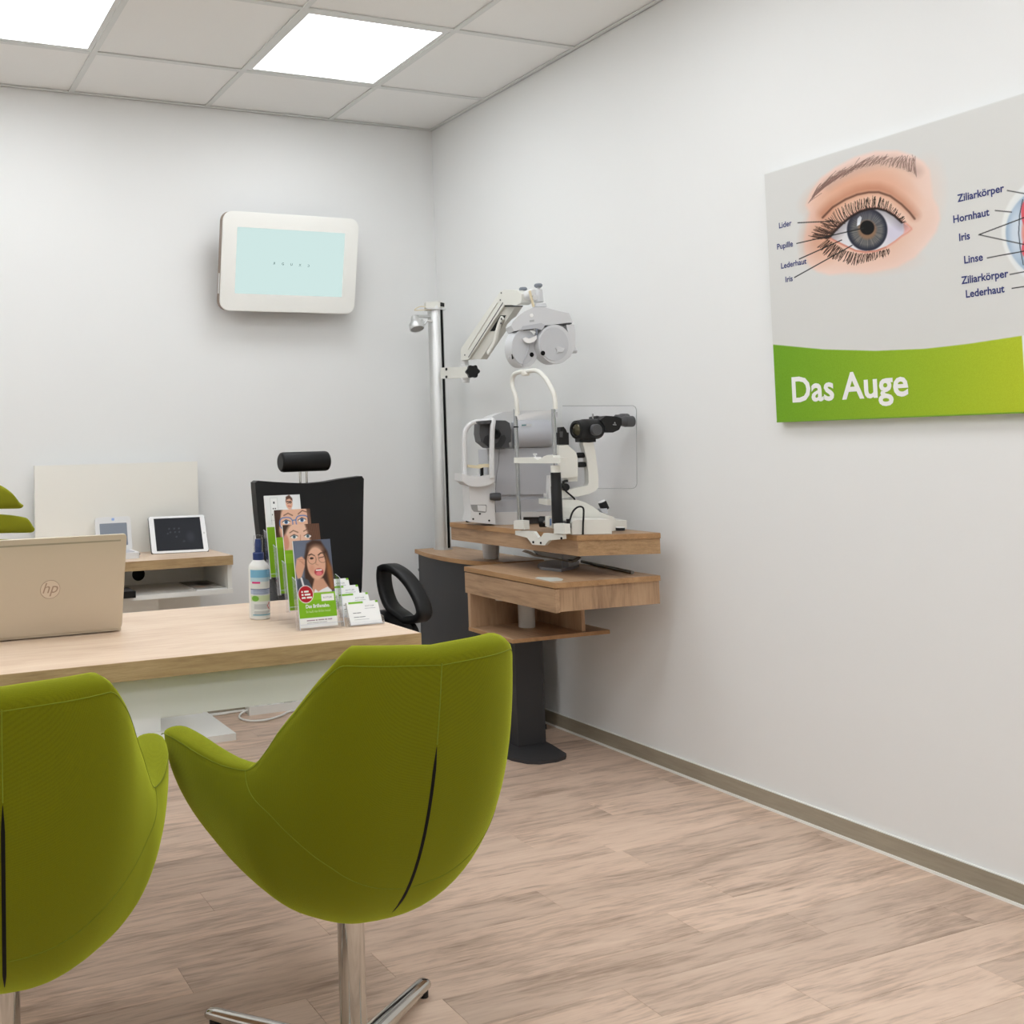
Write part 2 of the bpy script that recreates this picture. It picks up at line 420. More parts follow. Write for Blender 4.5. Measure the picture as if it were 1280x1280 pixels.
def rules(name, origin, xd, yd, words, h, m, parent):
    """a line of print too small to read: word-long dashes"""
    bm = bmesh.new(); xd = Vector(xd).normalized(); yd = Vector(yd).normalized(); x = 0.0; nd = xd.cross(yd)
    for w in words:
        a = Vector(origin) + xd * x
        add_prism(bm, [a, a + xd * w, a + xd * w + yd * h, a + yd * h], nd * 0.0002); x += w + h * 0.8
    return from_bm(name, bm, m, parent, smooth=False)
class Paint:
    """ink on a sheet; X, Y are the drawing coordinates of its points"""
    def __init__(s, X, Y, base):
        s.X = X; s.Y = Y; s.c = np.empty((len(X), 3)); s.c[:] = base
    def lay(s, a, col):
        a = np.clip(a, 0, 1)[:, None]; s.c = s.c * (1 - a) + np.asarray(col, float) * a
    def ell(s, cx, cy, rx, ry, col, soft=0.05, op=1.0, rot=0.0):
        c, n = math.cos(rot), math.sin(rot); x = s.X - cx; y = s.Y - cy
        r = np.hypot((x * c + y * n) / rx, (-x * n + y * c) / ry)
        s.lay(op * np.clip((1 - r) / max(soft, 1e-6) + 0.5, 0, 1), col)
    def seg(s, pts):
        d = np.full(len(s.X), 1e9)
        for (x0, y0), (x1, y1) in zip(pts, pts[1:]):
            dx, dy = x1 - x0, y1 - y0; L = dx*dx + dy*dy + 1e-12
            t = np.clip(((s.X - x0) * dx + (s.Y - y0) * dy) / L, 0, 1)
            d = np.minimum(d, np.hypot(s.X - x0 - t * dx, s.Y - y0 - t * dy))
        return d
    def line(s, pts, w, col, soft=1.0, op=1.0):
        s.lay(op * np.clip((w / 2 - s.seg(pts)) / soft + 0.5, 0, 1), col)
    def inside(s, pts):
        ins = np.zeros(len(s.X), bool); n = len(pts)
        for i in range(n):
            x0, y0 = pts[i]; x1, y1 = pts[(i + 1) % n]
            if y0 == y1: continue
            c = ((y0 > s.Y) != (y1 > s.Y)) & (s.X < (x1 - x0) * (s.Y - y0) / (y1 - y0) + x0)
            ins ^= c
        return ins
    def poly(s, pts, col, soft=1.0, op=1.0):
        d = s.seg(list(pts) + [pts[0]]); d = np.where(s.inside(pts), d, -d)
        s.lay(op * np.clip(d / soft + 0.5, 0, 1), col)
        return d
    def rect(s, x0, y0, x1, y1, col, op=1.0):
        s.lay(op * ((s.X >= x0) & (s.X <= x1) & (s.Y >= y0) & (s.Y <= y1)), col)
    def hair(s, x0, y0, x1, y1, w, col, bendx=0, bendy=0, op=1.0, soft=1.5):
        mx_, my = (x0 + x1) / 2 + bendx, (y0 + y1) / 2 + bendy
        pts = [(x0, y0), ((x0 + 2*mx_) / 3, (y0 + 2*my) / 3), ((x1 + 2*mx_) / 3, (y1 + 2*my) / 3), (x1, y1)]
        lo = min(x0, x1, mx_) - 8, min(y0, y1, my) - 8; hi = max(x0, x1, mx_) + 8, max(y0, y1, my) + 8
        k = np.where((s.X > lo[0]) & (s.X < hi[0]) & (s.Y > lo[1]) & (s.Y < hi[1]))[0]
        if len(k) == 0: return
        q = Paint(s.X[k], s.Y[k], s.c[k]); q.line(pts, w, col, soft, op); s.c[k] = q.c

# ================================================================== THE ROOM
RW, RD, H = 4.5, 5.5, 2.7378                # width along -x, depth along -y, ceiling height
def struct(o): o['kind'] = 'structure'; return o
struct(box('wall_back', (-RW - 0.1, 0.0, -0.05), (0.1, 0.1, H + 0.15), WALL))
struct(box('wall_right', (0.0, -RD - 0.1, -0.05), (0.1, 0.0, H + 0.15), WALL))
struct(box('wall_left', (-RW - 0.1, -RD - 0.1, -0.05), (-RW, 0.0, H + 0.15), WALL))
struct(box('wall_front', (-RW, -RD - 0.1, -0.05), (0.0, -RD, H + 0.15), WALL))
floor = struct(box('floor', (-RW, -RD, -0.05), (0.0, 0.0, -0.004), SUBF))
# planks: long side along x
PW, PL = 0.1167, 0.98
joints = {-2.404: -0.556, -2.637: -0.831, -2.5207: -1.163, -2.1706: -0.602, -1.8205: -0.671, -2.8705: -1.42}
row = 0; plank_mesh = {}
ytop = -2.404 + PW * 21
y = ytop
def plank(x0, x1, y0, y1):
    key = (round(x1 - x0, 3), round(y0 - y1, 3))
    if key not in plank_mesh:
        bm = bmesh.new(); g = 0.0003
        add_box(bm, (-(x1-x0)/2 + g, -(y0-y1)/2 + g, -0.0039), ((x1-x0)/2 - g, (y0-y1)/2 - g, 0.0))
        bmesh.ops.bevel(bm, geom=[e for e in bm.edges if all(v.co.z > -0.001 for v in e.verts)], offset=0.0005, segments=1, affect='EDGES')
        me = bpy.data.meshes.new('floor_plank'); bm.to_mesh(me); bm.free(); me.materials.append(FLOORW); plank_mesh[key] = me
    o = bpy.data.objects.new('floor_plank', plank_mesh[key]); COL.objects.link(o)
    o.parent = floor
    o.location = Vector(((x0 + x1) / 2, (y0 + y1) / 2, 0)) - Vector(floor.location)
while y > -RD:
    ya, yb = min(y, 0.0), max(y - PW, -RD)
    if ya - yb > 0.005:
        j = [v for k, v in joints.items() if abs(k - y) < 0.01]
        off = j[0] if j else -((row * 0.383) % PL) - 0.02
        while off < -0.001: off += PL
        x1 = off
        while x1 > -RW:
            a, b = max(x1 - PL, -RW), min(x1, 0.0)
            if b - a > 0.01: plank(a, b, ya, yb)
            x1 -= PL
    y -= PW; row += 1
# skirting with a pale sealing strip at its foot
bb = struct(box('baseboard_right', (-0.012, -RD, 0.004), (-0.0005, -0.0005, 0.056), BASEB, bevel=0.002))
box('sealing_strip', (-0.018, -RD, 0.0), (-0.0005, -0.0125, 0.007), WHITE, bb, bevel=0.002)
box('top_lip', (-0.0085, -RD, 0.056), (-0.0005, -0.0005, 0.0585), WHITE, bb)
bb2 = struct(box('baseboard_back', (-RW, -0.012, 0.004), (-0.0125, -0.0005, 0.056), BASEB, bevel=0.002))
box('sealing_strip', (-RW, -0.018, 0.0), (-0.018, -0.0005, 0.007), WHITE, bb2, bevel=0.002)
struct(box('baseboard_left', (-RW + 0.0005, -RD, 0.0), (-RW + 0.012, -0.0125, 0.056), BASEB, bevel=0.002))

# suspended ceiling
T = 0.625; CX0, CY0 = -0.5672, -0.4741
xs = [0.0]; x = CX0
while x > -RW: xs.append(x); x -= T
xs.append(-RW)
ys = [0.0]; y = CY0
while y > -RD: ys.append(y); y -= T
ys.append(-RD)
ceiling = struct(box('ceiling', (-RW, -RD, H + 0.06), (0, 0, H + 0.14), CEIL))
lamps = {(i, j) for i in (1, 3, 5) for j in (1, 3, 5, 7)}  # unseen rows are assumed, their spacing chosen to brighten the right wall
tile_mesh = {}
for i in range(len(xs) - 1):
    for j in range(len(ys) - 1):
        if (i, j) in lamps: continue
        w, d = xs[i] - xs[i+1] - 0.004, ys[j] - ys[j+1] - 0.004
        if min(w, d) < 0.02: continue
        key = (round(w, 3), round(d, 3))
        if key not in tile_mesh:
            bm = bmesh.new(); add_box(bm, (-w/2, -d/2, 0), (w/2, d/2, 0.015))
            me = bpy.data.meshes.new('ceiling_tile'); bm.to_mesh(me); bm.free(); me.materials.append(CEIL); tile_mesh[key] = me
        o = bpy.data.objects.new('ceiling_tile', tile_mesh[key]); COL.objects.link(o); o.parent = ceiling
        o.location = Vector(((xs[i] + xs[i+1]) / 2, (ys[j] + ys[j+1]) / 2, H + 0.006 + 0.0008 * random.random())) - Vector(ceiling.location)
for x in xs[1:-1]: box('t_bar', (x - 0.012, -RD + 0.02, H), (x + 0.012, -0.02, H + 0.005), TBAR, ceiling, bevel=0.0012, seg=1)
for y in ys[1:-1]: box('t_bar', (-RW + 0.02, y - 0.012, H + 0.0004), (-0.02, y + 0.012, H + 0.0052), TBAR, ceiling, bevel=0.0012, seg=1)
tr = struct(box('trim_1', (-0.022, -RD, H), (-0.0005, -0.0005, H + 0.004), TBAR)); box('upright_leg', (-0.003, -RD, H - 0.0), (-0.0005, -0.0005, H + 0.03), TBAR, tr)
tr = struct(box('trim_2', (-RW, -0.022, H), (-0.022, -0.0005, H + 0.004), TBAR)); box('upright_leg', (-RW, -0.003, H), (-0.022, -0.0005, H + 0.03), TBAR, tr)
DIFF = emit('lit_diffuser', (247, 251, 255), LAMP)
where = {(1, 1): 'near the far right corner above the phoropter', (3, 1): 'cut by the top left picture edge'}
def lamp_label(i, j):
    if (i, j) in where: return 'square glowing ceiling panel light ' + where[(i, j)]
    return 'square glowing ceiling panel light assumed outside the view, ' + ('right', '', 'middle', '', 'left')[i - 1] + ' column, ' + {1: 'back', 3: 'second', 5: 'third', 7: 'front'}[j] + ' row'
for (i, j) in sorted(lamps):
    x0, x1, y0, y1 = xs[i+1] + 0.013, xs[i] - 0.013, ys[j+1] + 0.013, ys[j] - 0.013
    t = thing('ceiling_light', ((x0+x1)/2, (y0+y1)/2, H + 0.002), lamp_label(i, j), 'ceiling light', 'square panel lights in the ceiling grid')
    bm = bmesh.new(); f = 0.020
    add_box(bm, (x0, y0, H + 0.002), (x0 + f, y1, H + 0.010)); add_box(bm, (x1 - f, y0, H + 0.002), (x1, y1, H + 0.010))
    add_box(bm, (x0 + f, y0, H + 0.002), (x1 - f, y0 + f, H + 0.010)); add_box(bm, (x0 + f, y1 - f, H + 0.002), (x1 - f, y1, H + 0.010))
    from_bm('lamp_frame', bm, TBAR, t)
    box('diffuser', (x0 + f, y0 + f, H + 0.005), (x1 - f, y1 - f, H + 0.012), DIFF, t)

# ================================================================== GREEN TUB CHAIRS
KEYS = np.array([
 [0.0, 0,-.376,.852,        0,-.345,.60,        0,-.260,.335,      0,-.01,.298],
 [.12, .075,-.369,.856,     .085,-.338,.60,     .07,-.255,.335,    .003,-.01,.298],
 [.26, .146,-.340,.858,     .168,-.305,.60,     .138,-.23,.334,    .006,-.008,.298],
 [.34, .172,-.305,.825,     .200,-.268,.585,    .168,-.20,.334,    .008,-.006,.298],
 [.48, .205,-.210,.728,     .245,-.190,.545,    .198,-.14,.333,    .010,-.004,.298],
 [.60, .240,-.118,.636,     .280,-.105,.505,    .208,-.08,.331,    .011,-.002,.298],
 [.68, .266,-.045,.630,     .297,-.035,.495,    .206,-.02,.330,    .012,.0,.298],
 [.80, .294,.075,.634,      .308,.075,.490,     .200,.06,.328,     .012,.004,.298],
 [.93, .304,.195,.626,      .310,.185,.490,     .190,.14,.328,     .010,.01,.298],
 [1.0, .300,.255,.605,      .302,.235,.485,     .185,.19,.330,     .008,.015,.298]])
def pch(x, X, Y):
    h = np.diff(X); d = np.diff(Y, axis=0) / h[:, None]; m = np.zeros_like(Y)
    for i in range(1, len(X) - 1):
        a, b = d[i-1], d[i]; w1 = 2*h[i] + h[i-1]; w2 = h[i] + 2*h[i-1]
        with np.errstate(all='ignore'): hm = (w1 + w2) / (w1 / a + w2 / b)
        m[i] = np.where(a * b > 0, hm, 0)
    m[0] = d[0]; m[0][[0]] = d[0][0]; m[-1] = d[-1]
    i = min(max(np.searchsorted(X, x) - 1, 0), len(X) - 2); t = (x - X[i]) / h[i]
    return (2*t**3-3*t*t+1)*Y[i] + (t**3-2*t*t+t)*h[i]*m[i] + (-2*t**3+3*t*t)*Y[i+1] + (t**3-t*t)*h[i]*m[i+1]
def shell(u, v):
    k = pch(abs(u), KEYS[:, 0], KEYS[:, 1:])
    P0, P1, P2, P3 = k[0:3], k[3:6], k[6:9], k[9:12]
    X = (1-v)**3*P0 + 3*(1-v)**2*v*P1 + 3*(1-v)*v*v*P2 + v**3*P3
    return Vector((X[0] if u >= 0 else -X[0], X[1], X[2]))
def shell_n(u, v):
    e = 1e-3
    a = shell(min(u + e, 1), v) - shell(max(u - e, -1), v); b = shell(u, min(v + e, 1)) - shell(u, max(v - e, 0))
    n = a.cross(b).normalized()
    c = Vector((0, 0.05, 0.6)) - shell(u, v)
    return n if n.dot(c) > 0 else -n          # towards the sitter
def tub_chair(loc, rz, label):
    t = thing('tub_chair', loc, label, 'chair', 'lime green tub chairs at the desk', rz)
    TH = 0.052; vs0 = 0.026
    us = np.concatenate([np.linspace(0, .26, 9), np.linspace(.285, .40, 7), np.linspace(.44, .56, 5), np.linspace(.585, .64, 6), np.linspace(.68, .90, 7), 0.90 + 0.1 * np.sin(np.linspace(0, 1, 9)[1:] * PI / 2)])
    us = list(-us[::-1][:-1]) + list(us)
    rows = []
    for u in us:
        k = max(0.0, (abs(u) - 0.90) / 0.10); th = TH * math.sqrt(max(0.0, 1 - k**2.2)) + 0.0008
        vv = [1 - (1 - vs0) * q for q in np.linspace(0, 1, 26)]
        r = []
        inset = (TH - th) / 2
        for v in vv:
            uu = u
            n = shell_n(u, min(v, 0.93)) if v < 0.93 else (shell_n(u, 0.93) * (1 - (v - .93) / .07) + EZ * ((v - .93) / .07)).normalized()
            r.append(shell(u, v) + n * inset)
        # rounded rim over to the inner side
        n = shell_n(u, vs0); base = shell(u, vs0) + n * TH / 2; upv = shell(u, 0) - shell(u, vs0)
        for q in np.linspace(0, PI, 9)[1:-1]:
            r.append(base - n * math.cos(q) * th / 2 + upv * math.sin(q) * (th / TH) ** 0.5)
        for v in vv[::-1][:18]:
            n = shell_n(u, min(v, 0.93))
            r.append(shell(u, v) + n * (TH - inset))
        rows.append(r)
    sh = grid_mesh('shell', rows, GREEN, t, True, angle=70)
    # seams
    def seam(name, pts, r, m):
        bm = bmesh.new(); add_tube(bm, pts, r, 6); return from_bm(name, bm, m, sh, True)
    def sv(u): return 0.60 * max(0.0, 1 - (abs(u) / 0.60) ** 1.9) ** 0.65
    for sgn in (1, -1):
        pts = [shell(sgn * u, max(sv(u), vs0)) for u in np.concatenate([np.linspace(0.012, .5, 40), np.linspace(.51, .599, 24)])]
        seam('panel_seam', pts, 0.0011, THREAD)
    rimp = [shell(u, vs0 + 0.004) for u in np.linspace(-0.97, 0.97, 150)]
    seam('rim_seam', rimp, 0.001, THREAD)
    seam('back_seam', [shell(0, v) for v in np.linspace(vs0, 0.20, 20)], 0.0012, THREAD)
    # open zip in the middle of the back, tapering at both ends
    A, B = [], []
    for q in np.linspace(0, 1, 30):
        v = 0.205 + q * 0.53; w = 0.0029 * min(1, q * 9 + 0.15, (1 - q) * 6 + 0.15)
        c = shell(0, v) - shell_n(0, v) * 0.0006
        A.append(c + Vector((-w, 0, 0))); B.append(c + Vector((w, 0, 0)))
    bm = bmesh.new()
    va = [bm.verts.new(p) for p in A]; vb = [bm.verts.new(p) for p in B]
    na = [bm.verts.new(p + Vector((0, 0.004, 0))) for p in A]; nb = [bm.verts.new(p + Vector((0, 0.004, 0))) for p in B]
    for i in range(29):
        bm.faces.new((va[i], vb[i], vb[i+1], va[i+1])); bm.faces.new((na[i], va[i], va[i+1], na[i+1])); bm.faces.new((vb[i], nb[i], nb[i+1], vb[i+1]))
    from_bm('zip_slit', bm, ZIP, sh, True)
    # seat pad
    out = []
    for (s, zz) in ((0.0, .425), (0.90, .425), (1.0, .445), (1.0, .465), (0.96, .482), (0.5, .494), (0.0, .496)):
        ring = []
        for k in range(40):
            a = 2 * PI * k / 40; c_, s_ = math.cos(a), math.sin(a)
            x = 0.205 * math.copysign(abs(c_) ** 0.75, c_); y = 0.02 + (0.225 if s_ > 0 else 0.19) * math.copysign(abs(s_) ** 0.75, s_)
            ring.append((x * s, 0.02 + (y - 0.02) * s, zz))
        out.append(ring)
    bm = bmesh.new(); R_ = []
    for ring in out: R_.append([bm.verts.new(p) for p in ring])
    for a, b in zip(R_, R_[1:]):
        for k in range(40): bm.faces.new((a[k], a[(k+1) % 40], b[(k+1) % 40], b[k]))
    bmesh.ops.remove_doubles(bm, verts=bm.verts[:], dist=1e-5)
    from_bm('seat_pad', bm, GREEN, t, True, angle=60)
    lathe('column', (0, 0, 0.03), (0, 0, 1), [(0.0, 0), (0.0255, 0), (0.0255, 0.262), (0.034, 0.264), (0.034, 0.272), (0.0, 0.272)], CHROME, t, 32, True)
    lathe('hub', (0, 0, 0.018), (0, 0, 1), [(0.0, 0), (0.038, 0), (0.036, 0.045), (0.03, 0.056), (0.0, 0.056)], CHROME, t, 28, True)
    a0 = math.radians(35) - rz if False else 0.0
    for k in range(4):
        a = math.radians(36 + 90 * k) - rz
        dr = Vector((math.cos(a), math.sin(a), 0)); sd = Vector((-dr.y, dr.x, 0))
        rows = []
        for (r, zt, zb, w) in ((0.02, .060, .026, .021), (0.12, .052, .022, .019), (0.24, .041, .016, .0165), (0.315, .035, .013, .0150), (0.330, .033, .013, .0145), (0.337, .028, .015, .011)):
            c = dr * r
            rows.append([c + sd * w * math.cos(q) * 1.0 + EZ * ((zt + zb) / 2 + (zt - zb) / 2 * math.copysign(abs(math.sin(q)) ** 0.6, math.sin(q))) for q in [2 * PI * i / 16 for i in range(17)]])
        leg = grid_mesh('leg', rows, CHROME, t, True, cap=True)
        lathe('glide', dr * 0.318, (0, 0, 1), [(0.0, 0), (0.012, 0), (0.012, 0.018), (0, 0.018)], BLACKP, leg, 14, True)
    return t
tub_chair((-1.825, -2.565, 0), -0.033, 'lime green tub chair with a chrome star base, in front of the desk corner')
tub_chair((-2.462, -2.547, 0), -0.126, 'lime green tub chair standing before the laptop, partly out of the picture')

# ================================================================== DESK
DZ = 0.74; DX0, DX1, DY0, DY1 = -3.08, -1.476, -2.259, -1.637
desk = thing('desk', ((DX0 + DX1) / 2, (DY0 + DY1) / 2, 0), 'desk with a thick pale oak top and white front panel', 'desk')
box('tabletop', (DX0, DY0, DZ - 0.039), (DX1, DY1, DZ), DESKW, desk, bevel=0.0015)
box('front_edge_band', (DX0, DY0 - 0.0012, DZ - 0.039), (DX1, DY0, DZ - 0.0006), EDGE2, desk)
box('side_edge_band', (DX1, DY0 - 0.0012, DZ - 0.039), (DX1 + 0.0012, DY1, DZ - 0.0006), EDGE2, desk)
fp = box('front_panel', (DX0 + 0.10, DY0 + 0.035, 0.610), (DX1 - 0.06, DY0 + 0.053, DZ - 0.0395), WHITE, desk, bevel=0.001)
box('rear_rail', (DX0 + 0.12, DY1 - 0.12, 0.655), (DX1 - 0.12, DY1 - 0.09, DZ - 0.0395), WHITE, desk, bevel=0.001)
for x in (DX0 + 0.10, DX1 - 0.055):
    box('leg', (x - 0.03, -1.92, 0.030), (x + 0.03, -1.84, DZ - 0.0395), WHITE, desk, bevel=0.002)
    box('foot', (x - 0.04, -1.945, 0.0), (x + 0.04, -1.66, 0.030), WHITE, desk, bevel=0.003)

# ---- laptop, lid towards the camera
LX0, LX1, LY = -2.462, -2.096, -1.905
lap = thing('laptop', ((LX0 + LX1) / 2, LY + 0.12, DZ), 'champagne silver laptop standing open on the desk, lid back showing', 'laptop')
SILV = mat('champagne_metal', (206, 194, 174), 0.42, metal=0.3)
SILV2 = mat('champagne_trim', (222, 214, 200), 0.45, metal=0.35)
box('base', (LX0, LY, DZ + 0.003), (LX1, LY + 0.238, DZ + 0.017), SILV, lap, bevel=0.003)
box('keyboard', (LX0 + 0.03, LY + 0.025, DZ + 0.0172), (LX1 - 0.03, LY + 0.13, DZ + 0.0185), BLACKP, lap)
for x in (LX0 + 0.03, LX1 - 0.03):
    for y in (LY + 0.03, LY + 0.21): lathe('rubber_foot', (x, y, DZ), (0, 0, 1), [(0, 0), (0.006, 0), (0.006, 0.0034), (0, 0.0034)], BLACKP, lap, 12)
tilt = math.radians(16)                    # lid leans towards the camera
lo = Vector((0, LY - 0.002, DZ + 0.012)); ld = Vector((0, -math.sin(tilt), math.cos(tilt))); ln = Vector((0, -math.cos(tilt), -math.sin(tilt)))
LH = 0.238
def lidp(x, h, o=0.0): return Vector((x, 0, 0)) + lo + ld * h + ln * o
lid = prism('lid', [lidp(LX0 + (LX1 - LX0) / 2 + a, LH / 2 + b) for a, b in rounded(LX1 - LX0, LH, 0.008, 4)], ln * 0.006, SILV, lap, 0.0012)
bm = bmesh.new(); add_prism(bm, [lidp(LX0 + 0.012, LH - 0.0165, 0.0061), lidp(LX1 - 0.014, LH - 0.0165, 0.0061), lidp(LX1 - 0.014, LH - 0.0125, 0.0061), lidp(LX0 + 0.012, LH - 0.0125, 0.0061)], ln * 0.0004)
from_bm('antenna_line', bm, mat('antenna_grey', (160, 152, 130), 0.5), lid)
bm = bmesh.new(); add_prism(bm, [lidp(LX0 + 0.012, 0.012, -0.0006), lidp(LX1 - 0.012, 0.012, -0.0006), lidp(LX1 - 0.012, LH - 0.012, -0.0006), lidp(LX0 + 0.012, LH - 0.012, -0.0006)], ln * 0.0004)
from_bm('screen', bm, BLACKP, lid)
lc = lidp((LX0 + LX1) / 2, 0.108, 0.0062)
lc = lidp(-2.272, 0.112, 0.0062)
LOGO = mat('logo_mirror', (218, 204, 186), 0.3, metal=0.3); LOGOD = mat('logo_shade', (168, 146, 128), 0.35, metal=0.3)
lx, lyv = Vector((1, 0, 0)), ld
disc = [lc + lx * 0.0225 * math.cos(q) + lyv * 0.0225 * math.sin(q) for q in [2 * PI * i / 40 for i in range(40)]]
prism('logo_disc', disc, ln * 0.0003, LOGO, lid)
bm = bmesh.new()
add_tube(bm, [lc + ln * 0.0003 + lx * 0.0226 * math.cos(q) + lyv * 0.0226 * math.sin(q) for q in [2 * PI * i / 48 for i in range(48)]], 0.0006, 6, closed=True)
from_bm('logo_ring', bm, LOGOD, lid)
text('logo_letters', 'hp', lc + ln * 0.0004 - lx * 0.0015 - lyv * 0.0085, lx, lyv, 0.037, LOGOD, lid, 0.0002, 0.0, align='CENTER', shear=0.28)

# ---- spray bottle
bx, by = -1.731, -1.895
sb = thing('spray_bottle', (bx, by, DZ), 'white lens cleaner spray bottle with a blue pump, on the desk', 'bottle')
lathe('body', (bx, by, DZ), (0, 0, 1), [(0, 0), (.024, 0), (.0265, .003), (.0265, .128), (.025, .136), (.017, .145), (.013, .150), (0, .150)], mat('bottle_white', (232, 232, 228), 0.35), sb, 32)
lathe('pump_collar', (bx, by, DZ + .1495), (0, 0, 1), [(0, 0), (.0145, 0), (.0145, .017), (.012, .019), (0, .019)], mat('pump_blue', (28, 52, 110), 0.35), sb, 28)
lathe('pump_head', (bx, by, DZ + .168), (0, 0, 1), [(0, 0), (.009, 0), (.0095, .020), (.0075, .034), (0, .035)], MATS['pump_blue'], sb, 24)
lathe('clear_cap', (bx, by, DZ + .1685), (0, 0, 1), [(.0118, 0), (.0122, .03), (.0105, .043), (0, .045)], CLEAR, sb, 24)
def bottle_label(S, T_, V):
    P = Paint(S * 100, T_ * 200, (216, 220, 216))
    P.rect(0, 165, 100, 200, (120, 178, 208)); P.rect(0, 150, 100, 166, (178, 206, 216))
    P.rect(8, 142, 40, 149, (214, 40, 120))
    P.rect(0, 96, 100, 118, (170, 182, 204)); P.rect(0, 116, 100, 119, (70, 84, 120))
    P.rect(0, 66, 100, 90, (196, 212, 170)); P.ell(20, 78, 14, 12, (112, 168, 60), 0.2)
    for i in range(15): P.rect(14 + 3 * (i % 2), 52 - i * 3.2, 66 + (i * 17) % 22, 53.4 - i * 3.2, (128, 134, 140), 0.7)
    for i in range(8): P.rect(12, 112 - i * 2.6, 70 + (i * 13) % 20, 113.2 - i * 2.6, (96, 110, 140), 0.6)
    P.poly([(66, 45), (78, 62), (90, 45), (78, 28)], (196, 40, 40), 1.5); P.poly([(69.5, 45), (78, 57), (86.5, 45), (78, 33)], (238, 238, 236), 1.5); P.rect(76.8, 38, 79.2, 52, (30, 30, 30))
    P.rect(10, 6, 92, 10, (60, 150, 180), 0.6)
    return P.c
ob = sheet('label', (0, 0, 0), (1, 0, 0), (0, 0, 1), 70, 130, bottle_label, sb)
co = np.empty(len(ob.data.vertices) * 3); ob.data.vertices.foreach_get('co', co); co = co.reshape(-1, 3) + np.array(sb.location)
s_, t_ = co[:, 0].copy(), co[:, 2].copy(); aa = math.radians(-165) + s_ * math.radians(150)
co[:, 0] = 0.0268 * np.cos(aa); co[:, 1] = 0.0268 * np.sin(aa); co[:, 2] = 0.008 + t_ * 0.118
ob.data.vertices.foreach_set('co', co.ravel()); ob.data.update()

# ---- leaflets in a stepped clear stand
GR = (134, 184, 36); SK = (222, 172, 146)
def wear(P, cx, cy, s, col, y2):      # spectacles
    for k in (-1, 1):
        P.line([(cx + k * s * (0.46 + 0.36 * math.cos(q)), cy + s * 0.33 * math.sin(q)) for q in np.linspace(0, 2 * PI, 22)], y2, col, 0.8)
    P.line([(cx - s * 0.1, cy + 0.04 * s), (cx + s * 0.1, cy + 0.04 * s)], y2, col, 0.8)
def leaf_front(S, T_, V):
    P = Paint(S * 100, 54 + (T_ * 200 - 78) * 146 / 122, (92, 100, 118))
    P.ell(15, 150, 40, 60, (120, 130, 150), 1.0, 0.6)
    P.poly([(22, 70), (26, 150), (36, 190), (52, 200), (74, 196), (90, 165), (98, 110), (100, 60), (78, 50), (40, 60)], (66, 42, 30), 6)
    P.poly([(84, 160), (98, 120), (100, 60), (88, 60), (84, 110)], (168, 110, 66), 8, 0.8)
    P.poly([(38, 60), (48, 92), (72, 92), (88, 60), (82, 42), (44, 42)], (206, 156, 130), 4)
    P.ell(57, 134, 25, 45, SK, 0.12); P.ell(60, 172, 18, 14, (230, 184, 158), 0.8, 0.6)
    P.ell(44, 120, 7, 12, (205, 140, 116), 1.0, 0.5)
    P.line([(38, 158), (46, 161), (54, 156)], 2.6, (70, 46, 36), 1.2); P.line([(64, 157), (72, 163), (82, 160)], 2.6, (70, 46, 36), 1.2)
    P.ell(46, 149, 5, 3, (50, 36, 32), 0.5); P.line([(66, 149), (78, 151)], 2.2, (70, 46, 40), 1)
    P.line([(57, 150), (56, 132), (62, 129)], 1.6, (190, 132, 108), 1.4)
    P.line([(36 + 11 * (1 + math.cos(q)), 146 + 13 * math.sin(q)) for q in np.linspace(0, 2 * PI, 22)], 1.1, (120, 96, 76), 0.8)
    P.line([(64 + 11 * (1 + math.cos(q)), 148 + 13 * math.sin(q)) for q in np.linspace(0, 2 * PI, 22)], 1.1, (120, 96, 76), 0.8)
    P.ell(62, 110, 12, 10, (176, 62, 68), 0.3); P.rect(54, 113, 70, 117, (240, 236, 230)); P.ell(62, 106, 8, 6, (226, 120, 128), 0.4)
    P.poly([(0, 120), (6, 150), (20, 156), (28, 146), (26, 128), (20, 112), (14, 96), (4, 96)], (216, 164, 138), 3)
    for i in range(3): P.line([(8 + i * 5, 148 - i * 4), (24 + i, 146 - i * 7)], 1.0, (170, 112, 92), 1.0)
    P.poly([(2, 58), (4, 92), (16, 100), (32, 90), (40, 70), (40, 56)], (74, 80, 92), 2); P.line([(14, 96), (20, 64)], 5, (228, 228, 232), 2)
    P.poly([(48, 64), (56, 56), (66, 62), (82, 68), (92, 58), (92, 54), (44, 54)], (232, 234, 238), 2)
    P.Y = T_ * 200
    P.rect(0, 22, 100, 78, (128, 186, 30)); P.rect(0, 62, 100, 78, (152, 200, 60), 0.6)
    P.rect(62, 58, 96, 74, (246, 246, 244))
    P.rect(0, 0, 100, 22, (240, 242, 240))
    P.ell(22, 76, 20.5, 20.5, (238, 230, 228), 0.05); P.ell(22, 76, 18.8, 18.8, (178, 24, 38), 0.05)
    return P.c
